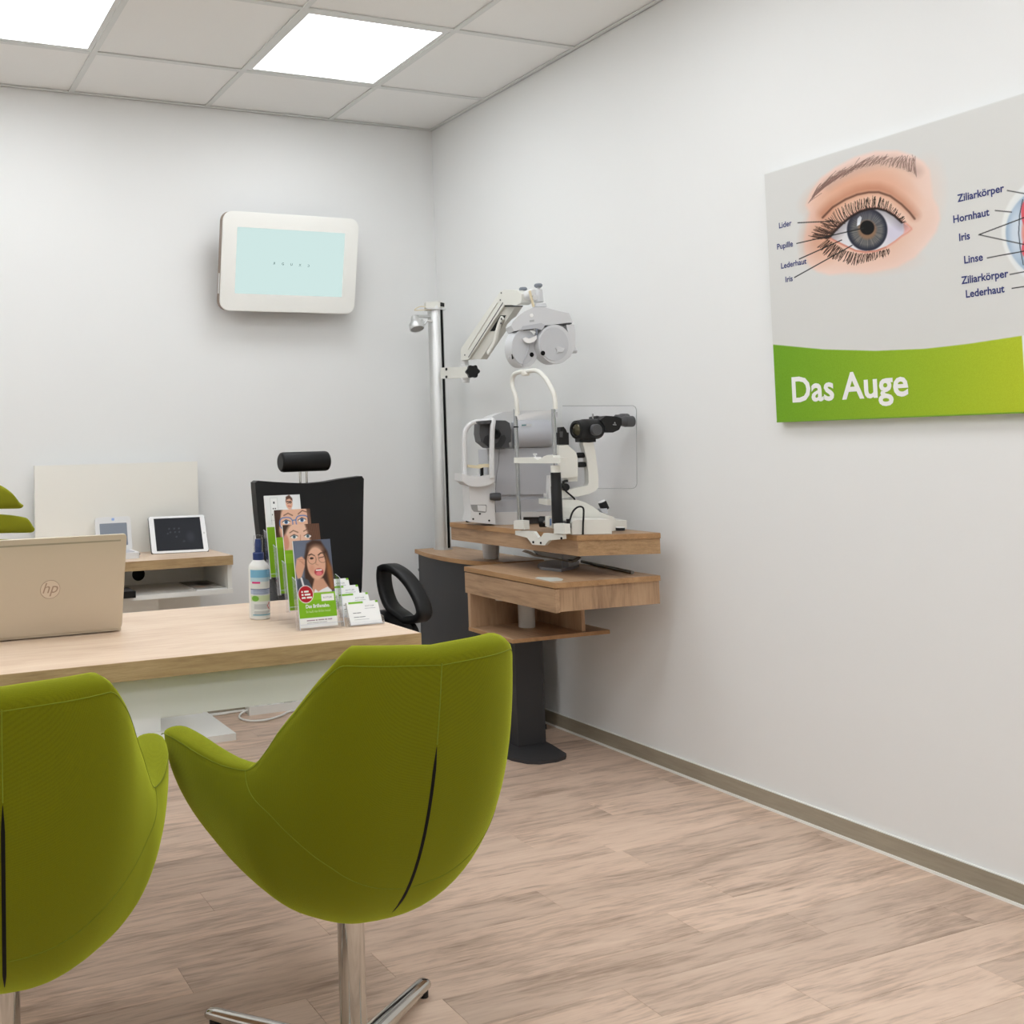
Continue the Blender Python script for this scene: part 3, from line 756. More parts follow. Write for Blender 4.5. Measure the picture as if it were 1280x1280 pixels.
def leaf_b(S, T_, V):
    P = Paint(S * 100, T_ * 200 - 9, (66, 46, 38))
    P.ell(44, 140, 44, 60, (232, 190, 166), 0.15); P.poly([(58, 200), (70, 160), (86, 110), (100, 90), (100, 200)], (92, 62, 48), 6)
    for i in range(8): P.line([(66 + i * 5, 200), (74 + i * 4.5, 120)], 1.4, (140, 100, 74), 1.5, 0.6)
    P.line([(18, 172), (28, 177), (40, 172)], 2.0, (112, 80, 64), 2.0); P.line([(56, 174), (66, 178), (76, 172)], 2.0, (112, 80, 64), 2.0)
    for x in (29, 66):
        P.ell(x, 162, 9, 4.4, (240, 236, 232), 0.25); P.ell(x, 162, 4.2, 4.2, (104, 134, 144), 0.2); P.ell(x, 162, 1.8, 1.8, (20, 20, 24), 0.3); P.line([(x - 10, 163), (x, 167.5), (x + 10, 163)], 1.8, (80, 56, 48), 1.2)
    P.line([(46, 165), (44, 145), (50, 142)], 2, (196, 140, 116), 2); P.ell(6, 150, 8, 18, (214, 150, 126), 0.4)
    P.Y = T_ * 200
    P.rect(0, 0, 100, 140, GR); P.rect(0, 110, 100, 132, (160, 206, 60), 0.5)
    return P.c
def leaf_c(S, T_, V):
    P = Paint(S * 100, T_ * 200 - 8, (84, 58, 46))
    P.ell(56, 150, 46, 62, (228, 182, 156), 0.15); P.poly([(0, 200), (20, 200), (14, 160), (4, 130), (0, 130)], (70, 46, 36), 4)
    P.line([(26, 178), (38, 183), (50, 177)], 2.2, (104, 74, 60), 2.0); P.line([(66, 180), (78, 188), (90, 184)], 2.2, (104, 74, 60), 2.0)
    for x, y in ((31, 162), (75, 165)):
        P.ell(x, y, 10, 5, (240, 238, 236), 0.25); P.ell(x, y, 5, 5, (88, 124, 168), 0.2); P.ell(x, y, 2.2, 2.2, (18, 18, 22), 0.3); P.line([(x - 11, y), (x, y + 5.5), (x + 11, y + 1)], 1.8, (50, 36, 32), 0.8)
    for x, y in ((31, 159), (76, 162)): P.line([(x + 18 * math.copysign(abs(math.cos(q)) ** .7, math.cos(q)), y + 14 * math.copysign(abs(math.sin(q)) ** .8, math.sin(q))) for q in np.linspace(0, 2 * PI, 26)], 2.6, (88, 122, 182), 1.2)
    P.line([(48, 165), (59, 166)], 2.6, (88, 122, 182), 1.2); P.rect(90, 100, 100, 200, (92, 64, 50), 0.8)
    P.Y = T_ * 200
    P.rect(0, 0, 100, 134, GR); P.rect(0, 108, 100, 128, (158, 204, 56), 0.5)
    return P.c
def leaf_d(S, T_, V):
    P = Paint(S * 100, 200 - (200 - T_ * 200) * 0.86, (230, 232, 232))
    P.rect(14, 128, 36, 196, (214, 216, 216)); P.rect(16, 130, 34, 194, (236, 237, 236))
    for i, (w, n) in enumerate(((5, 1), (3.4, 2), (2.4, 3), (1.6, 4))):
        for j in range(n): P.rect(25 + (j - (n - 1) / 2) * 6 - w / 2, 182 - i * 12, 25 + (j - (n - 1) / 2) * 6 + w / 2, 182 - i * 12 + w, (60, 62, 66))
    P.poly([(54, 140), (60, 166), (72, 172), (88, 160), (94, 140)], (206, 196, 206), 2)
    P.ell(68, 182, 9.5, 13, SK, 0.15); P.poly([(58, 184), (60, 196), (70, 200), (78, 192), (78, 186), (70, 192), (62, 190)], (92, 60, 46), 2)
    P.line([(61, 186), (75, 184)], 1.8, (26, 22, 24), 0.8); wear(P, 68, 184, 7.5, (30, 26, 28), 1.1); P.line([(64, 176), (72, 175)], 1.6, (176, 80, 80), 0.8)
    P.poly([(42, 140), (50, 152), (62, 142), (60, 138), (44, 136)], (50, 44, 50), 1.5)
    P.Y = T_ * 200
    P.rect(0, 0, 100, 122, GR); P.rect(0, 122, 100, 128, (236, 238, 236))
    return P.c
BW, BH = 0.099, 0.206
lean = math.radians(9)
ud = Vector((0, math.sin(lean), math.cos(lean))); fd = Vector((0, -math.cos(lean), math.sin(lean)))
EDGEC = mat('acrylic_edge', (214, 220, 230), 0.2)
steps = [(-1.7125, -2.108, 0.746), (-1.7165, -2.056, 0.781), (-1.7165, -2.003, 0.815), (-1.7195, -1.948, 0.849)]
stand = thing('leaflet_stand', (-1.66, -2.03, DZ), 'clear acrylic stepped leaflet stand with four pockets on the desk', 'leaflet stand')
labels = ['leaflet with a winking woman holding glasses, red round badge and green foot',
          'leaflet showing a woman\'s bare eyes over lime green, second from the front',
          'leaflet showing eyes behind blue glasses, third from the front',
          'rearmost leaflet with an eye chart and a person in white']
paints = [leaf_front, leaf_b, leaf_c, leaf_d]
for i, (x, y, z) in enumerate(steps):
    o = Vector((x, y, z))
    lf = thing('leaflet', (x + BW / 2, y, z), labels[i], 'leaflet', 'leaflets in the stepped stand')
    prism('paper', [o, o + Vector((BW, 0, 0)), o + Vector((BW, 0, 0)) + ud * BH, o + ud * BH], -fd * 0.004, PAPER, lf)
    sheet('cover', o + fd * 0.0004, (BW, 0, 0), ud * BH, 90, 190, paints[i], lf, PRINTG)
    if i == 0:
        text('headline', 'Das Brillenabo.', o + Vector((0.0185, 0, 0)) + ud * 0.0455 + fd * 0.0006, (1, 0, 0), ud, 0.0118, INKW, lf, 0.0002, 0.02, stretch=0.88)
        text('subline', 'So kauft man Brillen heute!', o + Vector((0.0185, 0, 0)) + ud * 0.0345 + fd * 0.0006, (1, 0, 0), ud, 0.0082, mat('pale_green_ink', (206, 226, 160), 0.6), lf, 0.0002, 0, stretch=0.72)
        k0 = o + Vector((0.0185, 0, 0)) + fd * 0.0006
        rules('foot_line', k0 + ud * 0.0150, (1, 0, 0), ud, (0.021, 0.005, 0.015, 0.006, 0.011), 0.0026, mat('mauve_ink', (170, 150, 160)), lf)
        rules('foot_line', k0 + ud * 0.0100, (1, 0, 0), ud, (0.013, 0.017, 0.007, 0.012), 0.0014, INKLG, lf)
        for q, ws in enumerate(((0.004, 0.012), (0.005, 0.015), (0.010, 0.013))):
            rules('badge_line', o + Vector((0.0105, 0, 0)) + ud * (0.0825 - q * 0.0072) + fd * 0.0006, (1, 0, 0), ud, ws, 0.0040, INKW, lf)
        text('shop_mark', 'ROTTLER', o + Vector((0.066, 0, 0)) + ud * 0.0655 + fd * 0.0006, (1, 0, 0), ud, 0.0055, INKG, lf, 0.0002, 0)
    # pocket: back sheet, two cheeks, low front lip
    sx0, sx1 = x - 0.006, x + BW + 0.010
    pb = Vector((0, y, z - 0.004)); 
    def pk(xx, h, f): return Vector((xx, y, z - 0.004)) + ud * h + fd * f
    prism('pocket_back', [pk(sx0, 0, -0.010), pk(sx1, 0, -0.010), pk(sx1, 0.125, -0.010), pk(sx0, 0.125, -0.010)], -fd * 0.002, CLEAR, stand)
    prism('pocket_front', [pk(sx0, 0, 0.012), pk(sx1, 0, 0.012), pk(sx1, 0.012, 0.012), pk(sx0, 0.012, 0.012)], fd * 0.002, CLEAR, stand)
    for xx in (sx0, sx1):
        prism('pocket_cheek', [pk(xx, 0, -0.010), pk(xx, 0, 0.012), pk(xx, 0.115, 0.012), pk(xx, 0.125, -0.010)], Vector((0.002, 0, 0)), CLEAR, stand)
    for xx in (sx0 + 0.001, sx1 + 0.001):
        bm = bmesh.new(); add_tube(bm, [pk(xx, 0, 0.0125), pk(xx, 0.115, 0.0125), pk(xx, 0.125, -0.010)], 0.0007, 6); from_bm('cheek_edge', bm, EDGEC, stand)
    bm = bmesh.new(); add_tube(bm, [pk(sx0, 0.012, 0.0135), pk(sx1, 0.012, 0.0135)], 0.0006, 6); from_bm('lip_edge', bm, EDGEC, stand)
    if i: prism('riser', [Vector((sx0, y, DZ)), Vector((sx1, y, DZ)), Vector((sx1, y, z - 0.005)), Vector((sx0, y, z - 0.005))], Vector((0, 0.002, 0)), CLEAR, stand)

# ---- business cards
cs = thing('card_stand', (-1.545, -2.07, DZ), 'clear acrylic stand of four tiers for business cards beside the leaflets', 'card stand')
clean = math.radians(24); cu_ = Vector((0, math.sin(clean), math.cos(clean))); cf = Vector((0, -math.cos(clean), math.sin(clean)))
cpos = [(-1.5835, -2.117, 0.745), (-1.5905, -2.080, 0.760), (-1.5985, -2.043, 0.775), (-1.6065, -2.006, 0.788)]
names4 = ['frontmost stack of white business cards', 'second stack of white business cards from the front', 'third stack of white business cards from the front', 'rearmost stack of white business cards']
def card(S, T_, V):
    P = Paint(S * 85, T_ * 55, (242, 243, 241)); P.rect(4, 49.5, 44, 55, (126, 186, 40)); P.rect(78, 51, 85, 55, (126, 186, 40)); return P.c
for i, (x, y, z) in enumerate(cpos):
    o = Vector((x, y, z))
    st = thing('business_card_stack', (x + 0.042, y, z), names4[i] + ' in the clear tiered stand', 'business cards', 'business card stacks')
    prism('card_block', [o, o + Vector((0.085, 0, 0)), o + Vector((0.085, 0, 0)) + cu_ * 0.055, o + cu_ * 0.055], -cf * (0.007), PAPER, st)
    sheet('top_card', o + cf * 0.0004, (0.085, 0, 0), cu_ * 0.055, 44, 29, card, st, PRINT)
    text('card_mark', 'ROTTLER', o + Vector((0.048, 0, 0)) + cu_ * 0.041 + cf * 0.0006, (1, 0, 0), cu_, 0.0052, INKG, st, 0.0002, 0, spacing=1.15)
    rules('card_rule', o + Vector((0.046, 0, 0)) + cu_ * 0.0365 + cf * 0.0006, (1, 0, 0), cu_, (0.010, 0.018), 0.0010, INKLG, st)
    rules('card_rule', o + Vector((0.012, 0, 0)) + cu_ * 0.0265 + cf * 0.0006, (1, 0, 0), cu_, (0.009, 0.011), 0.0016, INKG, st)
    rules('card_rule', o + Vector((0.012, 0, 0)) + cu_ * 0.0165 + cf * 0.0006, (1, 0, 0), cu_, (0.014, 0.016), 0.0014, INKG, st)
    rules('card_rule', o + Vector((0.012, 0, 0)) + cu_ * 0.0105 + cf * 0.0006, (1, 0, 0), cu_, (0.040,), 0.0008, INKLG, st)
    def ck(xx, h, f): return Vector((xx, y, z - 0.003)) + cu_ * h + cf * f
    prism('tier_back', [ck(x - 0.004, 0, -0.009), ck(x + 0.089, 0, -0.009), ck(x + 0.089, 0.03, -0.009), ck(x - 0.004, 0.03, -0.009)], -cf * 0.0018, CLEAR, cs)
    prism('tier_front', [ck(x - 0.004, 0, 0.004), ck(x + 0.089, 0, 0.004), ck(x + 0.089, 0.008, 0.004), ck(x - 0.004, 0.008, 0.004)], cf * 0.0018, CLEAR, cs)
    bm = bmesh.new(); add_tube(bm, [ck(x - 0.004, 0.0, 0.0058), ck(x + 0.089, 0.0, 0.0058)], 0.0007, 6); from_bm('tier_edge', bm, EDGEC, cs)
    for xx in (x - 0.004, x + 0.088): prism('tier_cheek', [ck(xx, 0, -0.009), ck(xx, 0, 0.0058), ck(xx, 0.018, 0.0058), ck(xx, 0.026, -0.009)], Vector((0.0016, 0, 0)), CLEAR, cs)

# ================================================================== WHITE CONSOLE UNIT AT THE BACK WALL
con = thing('console_unit', (-1.64, -0.22, 0), 'white console with tall back panel and pale oak shelf top at the back wall', 'console')
box('back_panel', (-2.003, -0.070, 0.028), (-1.292, -0.045, 1.122), CREAM, con, bevel=0.0015)
box('shelf_top', (-2.02, -0.412, 0.702), (-1.260, -0.0705, 0.740), DESKW, con, bevel=0.0015)
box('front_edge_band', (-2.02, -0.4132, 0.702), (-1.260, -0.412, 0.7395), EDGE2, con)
box('inner_back', (-1.9995, -0.0885, 0.6045), (-1.2805, -0.0706, 0.7015), CREAM, con)
box('side_board', (-1.280, -0.400, 0.604), (-1.262, -0.0705, 0.7018), WHITE, con, bevel=0.001)
box('side_board', (-2.018, -0.400, 0.604), (-2.000, -0.0705, 0.7018), WHITE, con, bevel=0.001)
box('lower_board', (-2.018, -0.404, 0.586), (-1.260, -0.0705, 0.6038), WHITE, con, bevel=0.001)
box('leg_box', (-1.75, -0.27, 0.0285), (-1.538, -0.0705, 0.5858), WHITE, con, bevel=0.001)
box('foot_plate', (-2.01, -0.425, 0.0), (-1.268, -0.046, 0.028), WHITE, con, bevel=0.0015)
lathe('cable_hole', (-1.573, -0.0887, 0.649), (0, -1, 0), [(0.0, 0), (0.028, 0), (0.028, 0.0008), (0.0, 0.0008)], ZIP, con, 32)
# tablet propped in its cover
TBL = mat('tablet_white', (238, 238, 238), 0.3)
a, b = Vector((-1.541, -0.197, 0.743)), Vector((-1.299, -0.222, 0.743))
tx = (b - a).normalized(); tl = math.radians(28); tn0 = Vector((tx.y, -tx.x, 0)); tu = (EZ * math.cos(tl) - tn0 * math.sin(tl)); tn = tx.cross(tu).normalized()
if tn.y > 0: tn = -tn
tab = thing('tablet', ((a + b) / 2), 'white tablet with dark screen propped on the console shelf', 'tablet')
TW, TH_ = (b - a).length, 0.169
def tp(s, h, o=0.0): return a + tx * s + tu * h + tn * o
prism('body', [tp(TW/2 + p_, TH_/2 + q_) for p_, q_ in rounded(TW, TH_, 0.009, 5)], -tn * 0.006, TBL, tab, 0.001)
def glassy(S, T_, V):
    P = Paint(S * 200, T_ * 150, (34, 36, 42))
    for x, y in ((62, 100), (84, 100), (104, 100), (66, 84), (86, 84), (104, 84), (54, 78), (90, 62)): P.ell(x, y, 3.2, 3.2, (92, 96, 106), 1.0, 0.7)
    P.ell(150, 60, 16, 22, (58, 62, 72), 1.0, 0.6); P.ell(120, 40, 5, 4, (70, 74, 84), 1.0, 0.6); return P.c
SCR = printed('dark_glass', 0.35); SCR.node_tree.nodes['Principled BSDF'].inputs['Specular IOR Level'].default_value = 0.15
sheet('screen', tp(0.021, 0.010, 0.0008), tx * (TW - 0.042), tu * (TH_ - 0.020), 60, 45, glassy, tab, SCR)
lathe('home_button', tp(TW - 0.0105, TH_ / 2, 0.0002), tn, [(0, 0), (0.0048, 0), (0.0044, 0.0005), (0, 0.0005)], mat('button_ring', (215, 215, 214), 0.3), tab, 18)
prism('cover_back', [tp(TW/2 + p_, TH_/2 + q_, -0.0062) for p_, q_ in rounded(TW + 0.005, TH_ + 0.005, 0.011, 5)], -tn * 0.003, BLACKP, tab)
fa = tp(0.012, 0.125, -0.0095); fb = tp(TW - 0.012, 0.125, -0.0095)
off = -Vector((tn.x, tn.y, 0)).normalized() * 0.06
prism('cover_flap', [fa, fb, Vector((fb.x, fb.y, 0.7405)) + off * -0.25, Vector((fa.x, fa.y, 0.7405)) + off * -0.25], off * 0.05, BLACKP, tab)
# small clam-shell instrument
dv = thing('handheld_meter', (-1.69, -0.23, 0.740), 'small white clamshell device with a grey screen behind the laptop', 'device')
bm = bmesh.new(); rowz = []
add_prism(bm, [Vector((-1.690 + p_, -0.235 + q_, 0.7405)) for p_, q_ in rounded(0.135, 0.16, 0.02, 5)], (0, 0, 0.024))
from_bm('base', bm, LGREY, dv, bevel=0.006, seg=3)
box('keypad', (-1.74, -0.29, 0.7645), (-1.64, -0.19, 0.7665), MGREY, dv, bevel=0.001)
dt = math.radians(12); du = Vector((0, math.sin(dt), math.cos(dt))); dn = Vector((0, -math.cos(dt), math.sin(dt))); do = Vector((-1.692, -0.165, 0.760))
hd = prism('lid', [do + Vector((p_, 0, 0)) + du * (0.072 + q_) for p_, q_ in rounded(0.152, 0.144, 0.014, 5)], -dn * 0.014, LGREY, dv, 0.003)
prism('screen', [do + Vector((p_, 0, 0)) + du * (0.070 + q_) + dn * 0.0002 for p_, q_ in rounded(0.116, 0.094, 0.003, 2)], dn * 0.0008, mat('lcd_grey', (132, 140, 152), 0.25), hd)
prism('badge', [do + Vector((p_, 0, 0)) + du * (0.133 + q_) + dn * 0.0002 for p_, q_ in rounded(0.012, 0.010, 0.003, 3)], dn * 0.0012, mat('badge_blue', (150, 178, 226), 0.3), hd)
tube('cable', [(-1.64, -0.20, 0.744), (-1.60, -0.19, 0.743), (-1.585, -0.16, 0.743), (-1.60, -0.10, 0.743)], 0.002, DGREY, dv, 8)
# papers in the open shelf
def mag(S, T_, V):
    P = Paint(S * 100, T_ * 100, (186, 186, 182)); P.rect(0, 55, 100, 100, (150, 148, 142)); P.ell(60, 60, 22, 20, (70, 66, 64), 0.6); P.ell(30, 30, 20, 12, (206, 190, 176), 0.6); P.rect(60, 5, 95, 25, (220, 220, 216)); return P.c
mg = thing('magazine', (-1.345, -0.265, 0.604), 'thin magazine lying in the open shelf of the console', 'magazine')
box('pages', (-1.413, -0.395, 0.6042), (-1.284, -0.142, 0.609), PAPER, mg)
sheet('cover', (-1.413, -0.395, 0.6094), (0.129, 0, 0), (0, 0.253, 0), 30, 50, mag, mg)
bb_ = thing('black_box', (-1.76, -0.39, 0.604), 'small black plastic box in the console shelf beside the laptop edge', 'box')
box('body', (-1.86, -0.455, 0.6042), (-1.681, -0.33, 0.630), BLACKP, bb_, bevel=0.002)
box('top_plate', (-1.855, -0.45, 0.6302), (-1.686, -0.335, 0.6312), DGREY, bb_)

# ---- power strip under the desk
ps = thing('power_strip', (-1.02, -0.045, 0), 'white power strip with a coiled cable on the floor behind the desk', 'power strip')
bm = bmesh.new(); add_box(bm, (-1.085, -0.100, 0.0), (-0.80, -0.045, 0.036)); from_bm('strip', bm, WHITE, ps, bevel=0.004)
for k in range(4): lathe('socket', (-1.045 + k * 0.06, -0.072, 0.0362), (0, 0, 1), [(0, 0), (0.019, 0), (0.019, 0.001), (0, 0.001)], MGREY, ps, 18)
bm = bmesh.new(); add_box(bm, (-0.915, -0.092, 0.0365), (-0.875, -0.052, 0.058)); from_bm('plug', bm, BLACKP, ps, bevel=0.004)
tube('cable', [(-1.085, -0.072, 0.018), (-1.12, -0.085, 0.010), (-1.145, -0.14, 0.006), (-1.12, -0.20, 0.006), (-1.05, -0.215, 0.006), (-0.97, -0.18, 0.006), (-0.90, -0.13, 0.006), (-0.80, -0.14, 0.006)], 0.0045, WHITE, ps, 10)
cb = tube('floor_cable', [(-1.255, -0.035, 0.006), (-1.2, -0.04, 0.006), (-1.12, -0.028, 0.006), (-1.0, -0.03, 0.006)], 0.005, WHITE, None, 10)
setp(cb, 'white cable lying along the back wall beside the power strip', 'cable')

# ================================================================== BLACK CHAIR BEHIND THE DESK
bc = thing('examination_chair', (-1.17, -1.22, 0), 'black leather chair with headrest and loop armrests behind the desk', 'chair')
CB = crop(290, 550, 4.923)
yb = -1.0
outl = [(160, 250), (260, 258), (370, 264), (470, 267), (570, 258), (680, 238), (800, 222), (812, 240), (808, 420), (806, 700), (800, 900), (785, 1060), (290, 1060), (240, 900), (215, 820), (185, 690), (158, 450), (145, 300), (143, 262)]
def backpt(q):
    p = on(1, yb, *CB(*q))
    for _ in range(4): p = on(1, yb + (p.z - 0.85) * 0.18, *CB(*q))
    return p
pts = [backpt(q) for q in outl]
prism('backrest', pts, Vector((0, 0.045, 0)), BLACKL, bc, 0.012, seg=4, angle=50)
hy = -0.975
hc = on(1, hy, 380, 577)
hl, hr = on(1, hy, 350, 578), on(1, hy, 410, 576)
lathe('headrest', hl, hr - hl, [(0, 0), (0.028, 0.0005), (0.034, 0.005), (0.036, 0.012), (0.036, (hr-hl).length - 0.012), (0.034, (hr-hl).length - 0.005), (0.028, (hr-hl).length - 0.0005), (0, (hr-hl).length)], BLACKL, bc, 32)
for u in (375, 383):
    p0 = on(1, -0.925, u, 585); p1 = Vector((p0.x, -0.925, 0.98)); cyl('headrest_rod', p0, p1, 0.0045, CHROME, bc, 12)
bm = bmesh.new(); add_box(bm, (-1.42, -1.46, 0.43), (-0.94, -0.98, 0.51)); from_bm('seat', bm, BLACKL, bc, bevel=0.03, seg=4)
CA = crop(440, 640, 7.111)
loop = [(262, 480), (300, 468), (345, 470), (400, 495), (470, 545), (540, 620), (600, 710), (645, 800), (670, 880), (668, 930), (630, 965), (560, 975), (510, 975), (455, 935), (385, 890), (330, 830), (290, 740), (265, 640), (257, 550)]
def armpt(q, k=0.0):
    u, v = CA(*q); f = (u - 476) / 60.0
    return at(u, v, 3.62 - 0.22 * f + k)
# centre line of the loop, drawn slightly inside the outer contour
cen = (450, 740)
arm = [armpt((cen[0] + (q[0] - cen[0]) * 0.86, cen[1] + (q[1] - cen[1]) * 0.91)) for q in loop]
pth = spline(arm + [arm[0]], 4)[:-1]
bm = bmesh.new(); add_tube(bm, pth, 0.018, 12, closed=True, w=0.055, h=0.028, updir=E1 * 0.9 + E2 * 0.35)
ar = from_bm('armrest', bm, BLACKP, bc, angle=60)
q0, q1 = armpt((300, 930)), armpt((530, 1010))
tube('armrest_bracket', [q0 + Vector((-0.05, 0.02, -0.01)), q0, (q0 + q1) / 2 + Vector((0, 0, -0.005)), q1 + Vector((0, 0, -0.02)), q1 + Vector((0, 0.0, -0.12)), Vector((-0.97, -1.25, 0.47))], 0.016, BLACKP, bc, 12, w=0.05, h=0.03, updir=(0, 0, 1))
# matching armrest on the other side
mx = -1.18
bm = bmesh.new(); add_tube(bm, [Vector((2 * mx - p.x, p.y, p.z)) for p in pth], 0.018, 12, closed=True, w=0.055, h=0.028, updir=E1 * 0.9 + E2 * 0.35)
from_bm('armrest', bm, BLACKP, bc, angle=60)
cyl('gas_column', (-1.18, -1.22, 0.08), (-1.18, -1.22, 0.43), 0.025, CHROME, bc, 20)
for k in range(5):
    a_ = 2 * PI * k / 5 + 0.3; dr = Vector((math.cos(a_), math.sin(a_), 0))
    tube('base_spoke', [Vector((-1.18, -1.22, 0.10)), Vector((-1.18, -1.22, 0.09)) + dr * 0.15, Vector((-1.18, -1.22, 0.065)) + dr * 0.29], [0.022] * 8 + [0.019] * 8 + [0.015], CHROME, bc, 10)
    lathe('castor', Vector((-1.18, -1.22, 0.027)) + dr * 0.285 - Vector((-dr.y, dr.x, 0)) * 0.022, Vector((-dr.y, dr.x, 0)), [(0, 0), (0.024, 0), (0.027, 0.004), (0.027, 0.04), (0.024, 0.044), (0, 0.044)], BLACKP, bc, 18)

# ================================================================== GREEN SWIVEL CHAIR AT THE LEFT EDGE
gy = -1.15
gc = thing('swivel_chair', (-2.42, -1.35, 0), 'green swivel chair with padded back bands behind the laptop', 'chair')
gcx = -2.42
for k, (zt, zb, hw, hwt) in enumerate(((1.092, 1.009, 0.184, 0.158), (0.994, 0.935, 0.222, 0.206), (0.918, 0.852, 0.258, 0.245), (0.836, 0.766, 0.262, 0.256))):
    rows = []
    for s in np.sin(np.linspace(-1, 1, 41) * PI / 2):
        e = max(0.0, (abs(s) - 0.55) / 0.45)
        hgt = (zt - zb) * (1 - 0.06 * s * s - (0.46 if k == 0 else 0.20) * e ** 1.8)
        rnd = math.sqrt(max(0.0, 1 - max(0.0, (abs(s) - 0.94) / 0.06) ** 2.2)) * 0.55 + 0.45
        cz = zb + hgt * 0.5 * (1 if k else 0.94 + 0.06 * rnd); hz = hgt / 2 * rnd
        lean_ = (hw - hwt) * 0.5
        rows.append([Vector((gcx + hw * s - lean_ * math.sin(q) * (1 if s > 0 else -1) * abs(s) ** 4, gy - 0.07 * s * s - 0.022 * rnd * math.copysign(abs(math.cos(q)) ** 0.7, math.cos(q)), cz + hz * math.copysign(abs(math.sin(q)) ** 0.7, math.sin(q)))) for q in [2 * PI * i / 24 for i in range(25)]])
    grid_mesh('back_band', rows, GREEN2, gc, angle=70, cap=True)
for x in (-0.10, 0.10): tube('back_bar', [(gcx + x, gy + 0.035, 1.04), (gcx + x, gy + 0.04, 0.85), (gcx + x, gy + 0.03, 0.6), (gcx + x, gy - 0.05, 0.45)], 0.012, DGREY, gc, 10)
bm = bmesh.new(); add_box(bm, (gcx - 0.24, gy - 0.5, 0.42), (gcx + 0.24, gy - 0.04, 0.49)); from_bm('seat', bm, GREEN2, gc, bevel=0.028, seg=4)
cyl('gas_column', (gcx, gy - 0.26, 0.08), (gcx, gy - 0.26, 0.42), 0.025, CHROME, gc, 18)
for k in range(5):
    a_ = 2 * PI * k / 5; dr = Vector((math.cos(a_), math.sin(a_), 0)); c0 = Vector((gcx, gy - 0.26, 0))
    tube('base_spoke', [c0 + EZ * 0.10, c0 + EZ * 0.09 + dr * 0.15, c0 + EZ * 0.065 + dr * 0.28], [0.022] * 8 + [0.019] * 8 + [0.015], DGREY, gc, 10)
    lathe('castor', c0 + EZ * 0.027 + dr * 0.275 - Vector((-dr.y, dr.x, 0)) * 0.022, Vector((-dr.y, dr.x, 0)), [(0, 0), (0.024, 0), (0.027, 0.004), (0.027, 0.04), (0.024, 0.044), (0, 0.044)], BLACKP, gc, 16)

# ================================================================== WALL MONITOR (VISION CHART)
mt = math.radians(10.5)
mo = Vector((-0.852, -0.062, 1.797)); mu_ = Vector((0, -math.sin(mt), math.cos(mt))); mn = Vector((0, -math.cos(mt), -math.sin(mt)))
mon = thing('vision_chart_display', (-0.852, -0.03, 1.79), 'white framed vision chart display on the back wall with a mint screen', 'display')
MW, MH = 0.668, 0.440
def mp_(a, b, o=0.0): return mo + Vector((a, 0, 0)) + mu_ * b + mn * o
MBROWN = mat('bronze_side', (140, 122, 108), 0.4)
prism('housing', [mp_(a, MH / 2 + b) for a, b in rounded(MW - 0.002, MH - 0.002, 0.044, 8)], mn * 0.038, MBROWN, mon, 0.003)
# front frame with an opening for the screen
outer = [mp_(a, MH / 2 + b, 0.038) for a, b in rounded(MW, MH, 0.045, 8)]
inner = [mp_(a, MH / 2 + 0.005 + b, 0.038) for a, b in rounded(0.532, 0.293, 0.004, 8)]
bm = bmesh.new(); ft = mn * 0.008
A0 = [bm.verts.new(p) for p in outer]; A1 = [bm.verts.new(p + ft) for p in outer]; B0 = [bm.verts.new(p) for p in inner]; B1 = [bm.verts.new(p + ft) for p in inner]
n_ = len(A0)
for i in range(n_):
    j = (i + 1) % n_
    bm.faces.new((A0[i], A0[j], A1[j], A1[i])); bm.faces.new((B0[i], B1[i], B1[j], B0[j])); bm.faces.new((A1[i], A1[j], B1[j], B1[i])); bm.faces.new((A0[i], B0[i], B0[j], A0[j]))
bmesh.ops.bevel(bm, geom=[e for e in bm.edges if e.verts[0] in A1 and e.verts[1] in A1], offset=0.003, segments=2, affect='EDGES')
from_bm('front_frame', bm, WHITE, mon)
sc = prism('screen', [mp_(a, MH / 2 + 0.005 + b, 0.0385) for a, b in ((-.266, -.1465), (.266, -.1465), (.266, .1465), (-.266, .1465))], mn * 0.0015, emit('mint_screen', (212, 236, 233), 0.96), mon)
for k, ch in enumerate('RGUXC'):
    text('optotype', ch, mp_(-0.080 + k * 0.0425, MH / 2 - 0.006 + (-0.001 * k), 0.0402), (1, 0, 0), mu_, 0.0155, mat('optotype_ink', (74, 112, 112), 0.6), mon, 0.0003, 0.01, align='CENTER', mirror=ch in 'RC')
box('wall_bracket', (-0.97, -0.062, 1.93), (-0.73, -0.0005, 2.13), DGREY, mon)
prism('side_port', [mp_(-MW / 2 + 0.0028, b, o) for b, o in ((0.075, 0.013), (0.075, 0.026), (0.165, 0.026), (0.165, 0.013))], (-0.0032, 0, 0), LGREY, mon)

